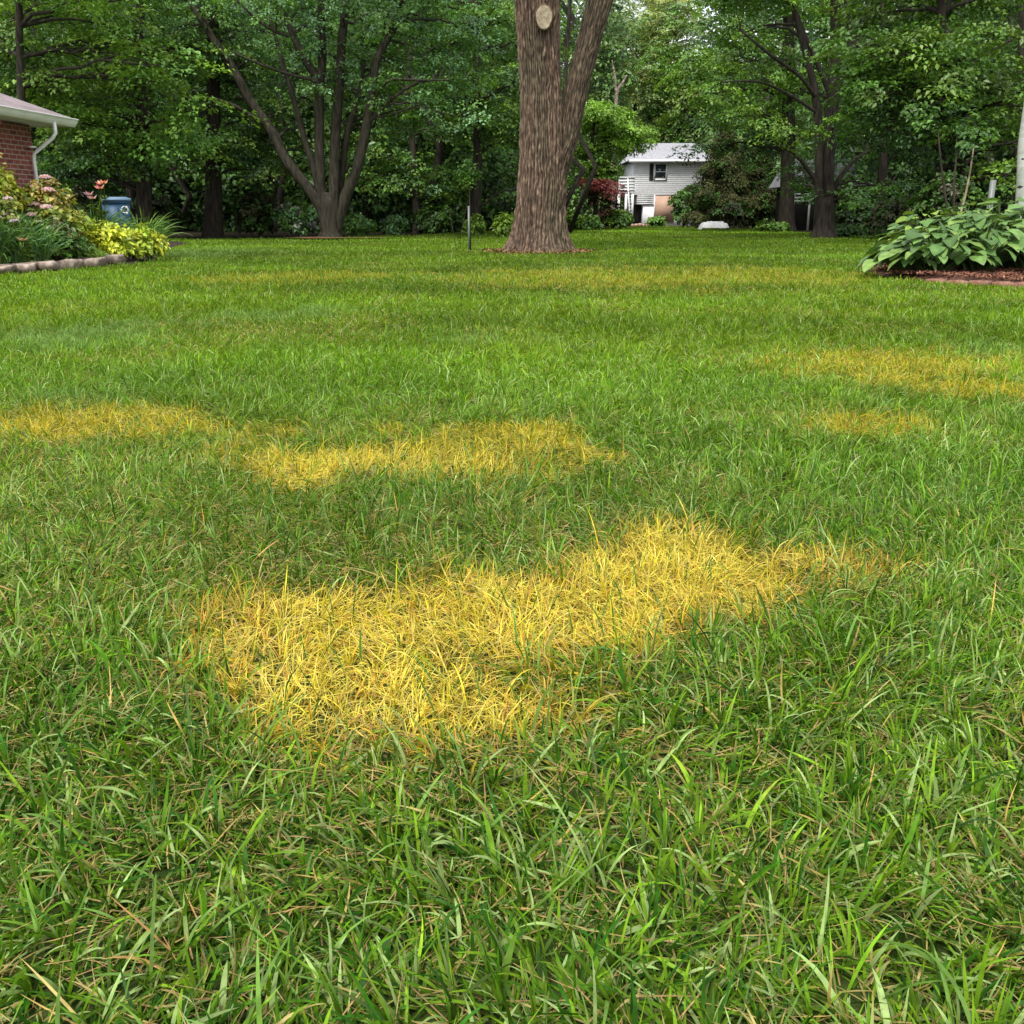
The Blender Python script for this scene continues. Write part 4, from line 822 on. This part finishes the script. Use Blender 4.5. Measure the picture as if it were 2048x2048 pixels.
# blue wheeled bin
Yb = 20.6; bc = base_at(237, Yb); bc[2] = .02; root = thing('recycling_bin', bc, 'blue wheeled recycling bin with a pale lid behind the daylilies', 'bin')
def frust(mb, c, z0, z1, a0, a1, col=(1, 1, 1)):
    V = [[c[0] + sx * (a0 if z == z0 else a1)[0], c[1] + sy * (a0 if z == z0 else a1)[1], c[2] + z] for z in (z0, z1) for sx, sy in ((-1, -1), (1, -1), (1, 1), (-1, 1))]
    mb.add(V, F4=[[0, 3, 2, 1], [4, 5, 6, 7]] + [[i, (i + 1) % 4, 4 + (i + 1) % 4, 4 + i] for i in range(4)], col=col)
mb = MB(bc); frust(mb, bc, .06, 1.0, (.20, .25), (.255, .32)); frust(mb, bc, 1.002, 1.05, (.27, .335), (.27, .335)); mb.box(bc[0] - .02, bc[0] + .02, Yb - .33, Yb - .29, .15, .95); mb.build('body', M['bluebin'], root)
mb = MB(bc); frust(mb, bc, 1.054, 1.10, (.29, .36), (.28, .345)); frust(mb, bc, 1.10, 1.125, (.27, .335), (.2, .25)); mb.tube([bc + [-.24, .37, 1.08], bc + [.24, .37, 1.08]], .018, 8); mb.build('lid', M['bluelid'], root)
for sx in (-1, 1):
    mb = MB(bc); mb.tube([bc + [sx * .21, .25, .13], bc + [sx * .26, .25, .13]], .125, 18); mb.build('wheel', M['black'], root)
mb = MB(bc)  # white chasing-arrows mark, top right of the front
root.rotation_euler = (0, 0, R(23)); mc = bc + np.array([.15, -.333, .88])
for q in range(3):
    an = R(90 + 120 * q); an2 = R(90 + 120 * q + 78); p = [mc + .062 * np.array([math.cos(a__), 0, math.sin(a__)]) for a__ in np.linspace(an, an2, 5)]
    mb.tube(p, .011, 5); d_ = np.array([-math.sin(an2), 0, math.cos(an2)]); nn = np.array([math.cos(an2), 0, math.sin(an2)]); e = p[-1]
    mb.add([e + nn * .028, e - nn * .028, e + d_ * .045], F3=[[0, 1, 2]])
mb.build('arrows_mark', M['trim'], root)

# ------------------------------------------------------------------ right bed: mulch, hostas, birch, canes
bed_sheet('mulch_bed', bedR, .10, None, noise_mat('red_brown_mulch', (.04, .018, .012), (.13, .06, .04), (1, 1, 1), 18, .95, .6))
n = 26000; pb = np.array([p[:2] for p in bedR]); x = rng.uniform(4.5, 9.5, n); y = rng.uniform(10.5, 15.5, n); k = poly_in(x, y, pb); x, y = x[k], y[k]; n = len(x); mb = MB()
cm = np.array([.21, .10, .065]) * rng.uniform(.35, 1.6, (n, 1)) * rng.uniform(.85, 1.15, (n, 3))
mb.leaf(np.stack([x, y, terrain(x, y) + .10 + rng.uniform(0, .03, n)], 1), np.array([0, 0, 1.0]) + rng.normal(0, .45, (n, 3)), np.stack([rng.normal(0, 1, n), rng.normal(0, 1, n), rng.normal(0, .2, n)], 1), rng.uniform(.03, .085, n), cm, fold=.05, aspect=.35)
tag(mb.build('mulch', M['mulch']), 'reddish bark mulch under the hostas', 'mulch', kind='stuff')
el = ['low reddish edging brick at the front of the mulch bed, half under the hosta', 'second reddish edging brick of the mulch bed', 'middle reddish edging brick of the mulch bed', 'reddish edging brick next to the frame edge', 'reddish edging brick cut by the frame edge']
M['redstone'] = noise_mat('reddish_edging_brick', (.16, .06, .045), (.36, .2, .15), (1, 1, 1), 8, .85, .5)
for i, (px, py) in enumerate([(1880, 569), (1924, 572), (1966, 574), (2010, 576), (2052, 578)]):
    p = G(px, py); c = np.array([p[0], p[1] + .07, .03]); old = M['stone']; M['stone'] = M['redstone']; o_ = stone(c, .26, .13, .075, rng.normal(0, .08), el[i]); M['stone'] = old; o_['group'] = 'bricks edging the mulch bed'; o_['category'] = 'brick'; o_.name = 'edging_brick'
def hosta(label, c, n, R_, hgt, ll, pal, seed=0):
    root = thing('hosta', c, label, 'hosta', None); mb = MB(c); pb_ = MB(c)
    nr, nc = 9, 7; us = np.linspace(0, 1, nr); vs = np.linspace(-1, 1, nc)
    for i in range(n):
        f = math.sqrt((i + .5) / n); an = i * 2.39996 + rng.normal(0, .2); rr = R_ * (.12 + .78 * f); top = hgt * (1.0 - .62 * f ** 1.8) * rng.uniform(.88, 1.08)
        att = np.array([c[0] + math.cos(an) * rr, c[1] + math.sin(an) * rr, c[2] + top]); pth = curve(c + np.array([math.cos(an), math.sin(an), 0]) * .16 * f, att, 5, .10, .02); pb_.tube(pth, np.linspace(.009, .005, 5), 5, cap=False, col=(.09, .16, .045))
        L = ll * rng.uniform(.55, 1.2) * (.75 + .3 * f); Wd = L * rng.uniform(.62, .8)
        hd = np.array([math.cos(an + rng.normal(0, .3)), math.sin(an + rng.normal(0, .3)), 0]); sd_ = np.array([-hd[1], hd[0], 0]); pitch0 = rng.normal(.12, .12) - .35 * f; dro = rng.uniform(.25, .8) + .35 * f; roll = rng.normal(0, .25)
        s = 0; p = att.copy(); pts = []; ph = pitch0; wf = rng.uniform(0, 6.28)
        for a_ in us:
            if a_ > 0: p = p + (hd * math.cos(ph) + np.array([0, 0, 1]) * math.sin(ph)) * L / (nr - 1); ph -= dro / (nr - 1)
            wd_ = Wd / 2 * (math.sin(min(1, (a_ * .97 + .03)) ** .62 * math.pi) ** .75 if a_ < 1 else 0)
            upv = -hd * math.sin(ph) + np.array([0, 0, 1]) * math.cos(ph)
            for v in vs:
                lift = abs(v) * .22 * wd_ - (v * v) * .10 * wd_ + .06 * wd_ * math.sin(a_ * 11 + wf + v * 2) * abs(v)
                back = -.16 * L * abs(v) * max(0, 1 - a_ * 3.2)
                q = p + sd_ * v * wd_ * math.cos(roll) + upv * (lift + v * wd_ * math.sin(roll)) + hd * back
                pts.append(q)
        V = np.array(pts); ii_ = (np.arange(nr - 1)[:, None] * nc + np.arange(nc - 1)[None]).ravel(); Fq_ = np.stack([ii_, ii_ + 1, ii_ + nc + 1, ii_ + nc], 1)
        cb_ = np.asarray(pal[rng.integers(len(pal))]) * rng.uniform(.8, 1.2); vein = np.tile(1 + .16 * (np.abs(vs) < .1) - .05 * np.cos(vs * 12), nr)[:, None]
        mb.add(V, F4=Fq_, col=cb_ * vein)
    mb.build('leaves', M['hosta'], root, True); pb_.build('stalks', M['hosta'], root, True); return root
HG = [np.array([.13, .24, .06]), np.array([.10, .20, .05]), np.array([.18, .29, .07]), np.array([.085, .17, .045])]; HB = [np.array([.2, .31, .04])]
hs = [('leftmost hosta mound, its lower leaves touching the lawn', 1832, 13.2, .60, .42, 120, .21), ('hosta with the broadest leaves at the front of the bed', 1875, 13.0, .70, .58, 125, .25), ('hosta mound in front of the birch with leaves over the mulch', 1965, 13.2, .72, .72, 125, .26),
      ('rearmost hosta on the left, topped with light leaves', 1855, 14.3, .68, .72, 120, .21), ('tall rear hosta beneath the three thin canes', 1930, 14.2, .68, .84, 120, .23), ('hosta at the foot of the birch trunk', 2010, 14.0, .66, .88, 120, .23), ('hosta cut off by the frame edge under the birch', 2075, 13.4, .7, .84, 120, .26)]
for (lab, px, Y, rr, hh, n, ll) in hs:
    b0 = base_at(px, Y); b0[2] = .09; hosta(lab, b0, n, rr, hh, ll, HG + HB * (1 if 'rear' in lab else 0))
Y = 14.6; b0 = base_at(2060, Y); root = thing('birch_tree', b0, 'white-barked birch trunk rising from the hostas at the frame edge', 'tree'); mb = MB(b0)
p, q = smooth_path([b0 + [-.03, 0, -.1], b0 + [-.02, 0, .2], P(2056, 300, Y), P(2074, 150, Y), P(2096, -20, Y), P(2130, -300, Y)], [.17, .145, .135, .125, .11, .09], 10); mb.tube(p, q, 20, wob=.03); tk = mb.build('trunk', M['birch'], root, True)
mb = MB(b0)
for (px, py, s) in ((2040, 374, .05), (2046, 318, .03)):
    mb = MB(b0); c = P(px, py, Y - .148); mb.leaf([c], [[-.15, -1, 0.1]], [[1, 0, .1]], s * 2, (.03, .03, .03), fold=.0, aspect=.5); mb.build('bark_scar', M['dark'], root)
cb = MB(b0); tb = MB(b0)
for i in range(10):
    c = P(2120, -300, Y) + np.array([rng.normal(.6, 1.2), rng.normal(0, 1.2), rng.uniform(-.6, 2.5)]); clump_sprays(cb, c, .9, .9, .8, 5, .07, [MD, BR * .8], r=.4, k=22); tb.tube(curve(P(2100, -150, Y), c, 6, .05, .2), np.linspace(.03, .008, 6), 5)
cb.build('crown', M['leaf'], root); tb.build('branches', M['birch'], root)
Y = 17.0
for i, (pts, lab) in enumerate((([(1896, 430), (1886, 360), (1881, 320), (1876, 262)], 'leftmost of three thin canes behind the hostas'), ([(1908, 430), (1907, 370), (1912, 322), (1914, 270)], 'middle thin cane behind the hostas, nearly upright'), ([(1920, 432), (1932, 385), (1940, 345), (1948, 290)], 'rightmost thin cane, leaning toward the birch'))):
    b0 = base_at(pts[0][0], Y); root = thing('sapling', b0, lab, 'sapling', 'thin canes behind the hostas'); mb = MB(b0); mb.tube([b0] + [P(a_, b_, Y) for a_, b_ in pts], [.022, .02, .018, .015, .009], 7); mb.build('stem', M['cut'] if i == 2 else M['bark'], root, True)
    mb = MB(b0); c = P(pts[-1][0], pts[-1][1], Y); clump_sprays(mb, c, .35, .3, .16, 26, .09, [MD, DK], r=.22, k=14); mb.build('foliage', M['leaf'], root)
Y = 21; b0 = base_at(1973, Y); mb = MB(b0); mb.box(b0[0] - .045, b0[0] + .045, Y - .045, Y + .045, 0, P(1973, 360, Y)[2])
tag(mb.build('white_post', M['galv']), 'pale square post in the shade left of the birch', 'post')
# bare soil ring under the multi-stemmed maple
mb = MB(); a_ = np.linspace(0, 6.283, 40, endpoint=False); c0 = base_at(668, 34.3); rr = 1 + .15 * np.sin(a_ * 3) + .1 * np.sin(a_ * 7)
V = np.concatenate([[c0 + [0, 0, .05]], np.stack([c0[0] + np.cos(a_) * 1.55 * rr, c0[1] + np.sin(a_) * .8 * rr, terrain(c0[0] + np.cos(a_) * 1.5, c0[1] + np.sin(a_) * .8) + .075], 1)])
mb.add(V, F3=[[0, 1 + i, 1 + (i + 1) % 40] for i in range(40)]); tag(mb.build('bare_soil', noise_mat('bare_soil', (.10, .05, .025), (.2, .11, .05), (1, 1, 1), 6, .95, .3)), kind='structure')

# ------------------------------------------------------------------ white house beyond
Yh = 78.0; wm = lambda px, py, dy=0: P(px, py, Yh + dy); zz_ = lambda py: float(P(1300, py, Yh)[2]); xx_ = lambda px: float(P(px, 380, Yh)[0])
org = np.array([xx_(1266), Yh, 0.0]); wh = thing('white_house', org, 'white clapboard house with grey roof and raised deck at the end of the lawn', 'house')
xa, xb = xx_(1266), xx_(1412); ze, zs = zz_(323), zz_(390)
mb = MB(org); nb = 30
mb.box(xa + .02, xb, Yh + .06, Yh + 7, zs, ze)
def boards(mb, x0, x1, z0, z1, y, n):
    for i in range(n):
        a_, b_ = z0 + (z1 - z0) * i / n, z0 + (z1 - z0) * (i + 1) / n
        V = [[x0, y - .03, a_], [x1, y - .03, a_], [x1, y - .003, b_], [x0, y - .003, b_], [x0, y + .03, a_], [x1, y + .03, a_], [x1, y + .03, b_], [x0, y + .03, b_]]
        mb.add(V, F4=[[0, 1, 2, 3], [4, 7, 6, 5], [0, 4, 5, 1], [3, 2, 6, 7], [0, 3, 7, 4], [1, 5, 6, 2]])
boards(mb, xa, xb, zs, ze, Yh + .03, 17)
x2, x3 = xx_(1275), xx_(1309); boards(mb, x2, x3, zz_(409), zs - .004, Yh + .03, 5); mb.box(x2, xb, Yh + .061, Yh + 6, zz_(409), zs - .004); mb.build('wall', M['siding'], wh)
mb = MB(org); mb.box(xx_(1288), xb, Yh + .1, Yh + 6, -.3, zz_(409) - .004); mb.build('foundation', M['siding'], wh)
mb = MB(org); mb.box(xx_(1266), xx_(1287), Yh + .9, Yh + 6, -.3, zz_(409) - .004); mb.build('under_deck_shade', M['dark'], wh)  # dark box standing in for the shade in the recess below the deck
mb = MB(org); xo0, xo1 = xx_(1255), xb + .5; zt = zz_(280); zo = zz_(321)
V = np.array([[xo0, Yh - .5, zo], [xo1, Yh - .5, zo], [xo1, Yh + 7.5, zo], [xo0, Yh + 7.5, zo], [xx_(1279), Yh + 3.3, zt], [xo1 - 1, Yh + 3.3, zt]])
mb.add(V, F3=[[0, 4, 3], [1, 2, 5]], F4=[[0, 1, 5, 4], [2, 3, 4, 5]]); mb.build('roof', M['shingle2'], wh)
mb = MB(org); mb.box(xo0, xo1, Yh - .55, Yh - .502, zo - .14, zo + .03); mb.box(xo0, xo1, Yh - .5, Yh + .0, zo - .14, zo - .10); mb.build('fascia', M['trim'], wh)
mb = MB(org); fx0, fx1, fz0, fz1 = xx_(1306), xx_(1333), zz_(361), zz_(326)
for bx_ in ((fx0, fx0 + .12, fz0, fz1), (fx1 - .12, fx1, fz0, fz1), (fx0 + .12, fx1 - .12, fz1 - .1, fz1), (fx0 + .12, fx1 - .12, fz0, fz0 + .13), (fx0 + .12, fx1 - .12, (fz0 + fz1) / 2 - .03, (fz0 + fz1) / 2 + .03)): mb.box(bx_[0], bx_[1], Yh - .06, Yh + .01, bx_[2], bx_[3])
wf = mb.build('window', M['trim'], wh); mb = MB(org); mb.box(fx0 + .121, fx1 - .121, Yh - .032, Yh - .012, fz0 + .131, fz1 - .101); mb.build('pane', M['glass'], wf)
mb = MB(org); mb.box(xx_(1297.5), xx_(1305), Yh - .045, Yh - .002, zz_(361), zz_(327))
for i in range(12): z_ = zz_(360) + (zz_(328) - zz_(360)) * i / 12; mb.box(xx_(1298), xx_(1304.5), Yh - .06, Yh - .046, z_, z_ + .06)
mb.build('shutter', M['black'], wh)
mb = MB(org); mb.box(xx_(1311), xx_(1350), Yh - .03, Yh + .058, 0.3, zz_(392))
mb.build('door', M['tan'], wh)
mb = MB(org); mb.box(xx_(1309), xx_(1311) - .002, Yh - .06, Yh + .05, .2, zz_(390)); mb.build('door_frame', M['trim'], wh)
# deck
dk = MB(org); dx0, dx1 = xx_(1234), xx_(1265); dz = zz_(384)
dk.box(dx0, dx1, Yh - 1.2, Yh + 3, dz - .15, dz)
for i in range(5): a_ = dz + .05 + i * .21; dk.box(dx0, dx1, Yh - 1.24, Yh - 1.2 - .002, a_, a_ + .16)
dk.box(dx0 - .05, dx1, Yh - 1.3, Yh - 1.16, zz_(357), zz_(355)); 
for px in (1235, 1250, 1264): dk.box(xx_(px) - .05, xx_(px) + .05, Yh - 1.2 + .004, Yh - 1.1, dz, zz_(357) - .002)
dkp = dk.build('deck', M['trim'], wh)
for px in (1235, 1249.5, 1262):
    mb = MB(org); mb.box(xx_(px) - .09, xx_(px) + .09, Yh - 1.2, Yh - 1.0, 0, dz - .152); mb.build('deck_post', M['trim'], wh)
mb = MB(org)
for i in range(7): mb.box(xx_(1251) + i * .0, xx_(1257) , Yh - 1.6 - i * .25, Yh - 1.35 - i * .25, dz - .3 - i * .25, dz - .24 - i * .25)
mb.tube([[xx_(1251), Yh - 3.2, .9], [xx_(1251), Yh - 1.3, dz + .9]], .05, 6); mb.build('steps', M['trim'], wh)
# low tan edging and a low white slab-like cover
p = P(1295, 452, 74); mb = MB(p); 
for i in range(9): mb.box(p[0] - 1.2 + i * .27, p[0] - 1.2 + i * .27 + .25, 73.9, 74.1, 0, .17 + .03 * (i % 3))
tag(mb.build('block_edging', M['tan']), 'low tan block edging by the white house', 'edging')
p = base_at(1427, 57); mb = MB(p); n_ = 26; xs_ = np.linspace(-.8, .8, n_); ys_ = np.linspace(-.6, .6, 10); X, Y_ = np.meshgrid(xs_, ys_); Zc = (.26 + .26 * fbm(X * 4, Y_ * 4, 9)) * (1 - np.maximum(np.abs(X / .8) ** 8, np.abs(Y_ / .62) ** 8)) + .02
V = np.stack([X + p[0], Y_ + p[1], Zc], -1).reshape(-1, 3); i = (np.arange(9)[:, None] * n_ + np.arange(n_ - 1)[None]).ravel(); mb.add(V, F4=np.stack([i, i + 1, i + n_ + 1, i + n_], 1))
tag(mb.build('white_cover', M['trim'], None, True), 'low white cover lying in the shade beneath the hemlocks', 'cover')
# second, mostly hidden house
Y2 = 56.0; o2 = np.array([P(1600, 400, Y2)[0], Y2, 0]); h2 = thing('grey_roofed_house', o2, 'house half hidden behind the forked maple, only grey roof and white rails showing', 'house'); q2 = lambda px, py: P(px, py, Y2)
mb = MB(o2); X0, X1 = q2(1585, 400)[0], q2(1790, 400)[0]; mb.box(X0 + .4, X1 - .4, Y2 + .5, Y2 + 5, -.3, q2(1600, 372)[2]); mb.build('wall', M['dark'], h2)
mb = MB(o2); e0, e1 = q2(1600, 371)[2], q2(1600, 312)[2]; V = [[X0, Y2, e0], [X1, Y2, e0], [X1, Y2 + 5.5, e0], [X0, Y2 + 5.5, e0], [X0 + .3, Y2 + 2.8, e1], [X1 - .3, Y2 + 2.8, e1]]
mb.add(V, F3=[[0, 4, 3], [1, 2, 5]], F4=[[0, 1, 5, 4], [2, 3, 4, 5]]); mb.build('roof', M['shingle3'], h2)
mb = MB(o2)
for py in (390, 397, 404): z_ = q2(1600, py)[2]; mb.box(q2(1586, 400)[0], q2(1622, 400)[0], Y2 - .1, Y2 - .03, z_, z_ + .09)
for px in (1588, 1620): mb.box(q2(px, 400)[0] - .05, q2(px, 400)[0] + .05, Y2 - .029, Y2 + .07, 0, q2(px, 386)[2])
mb.build('porch_rail', M['trim'], h2)
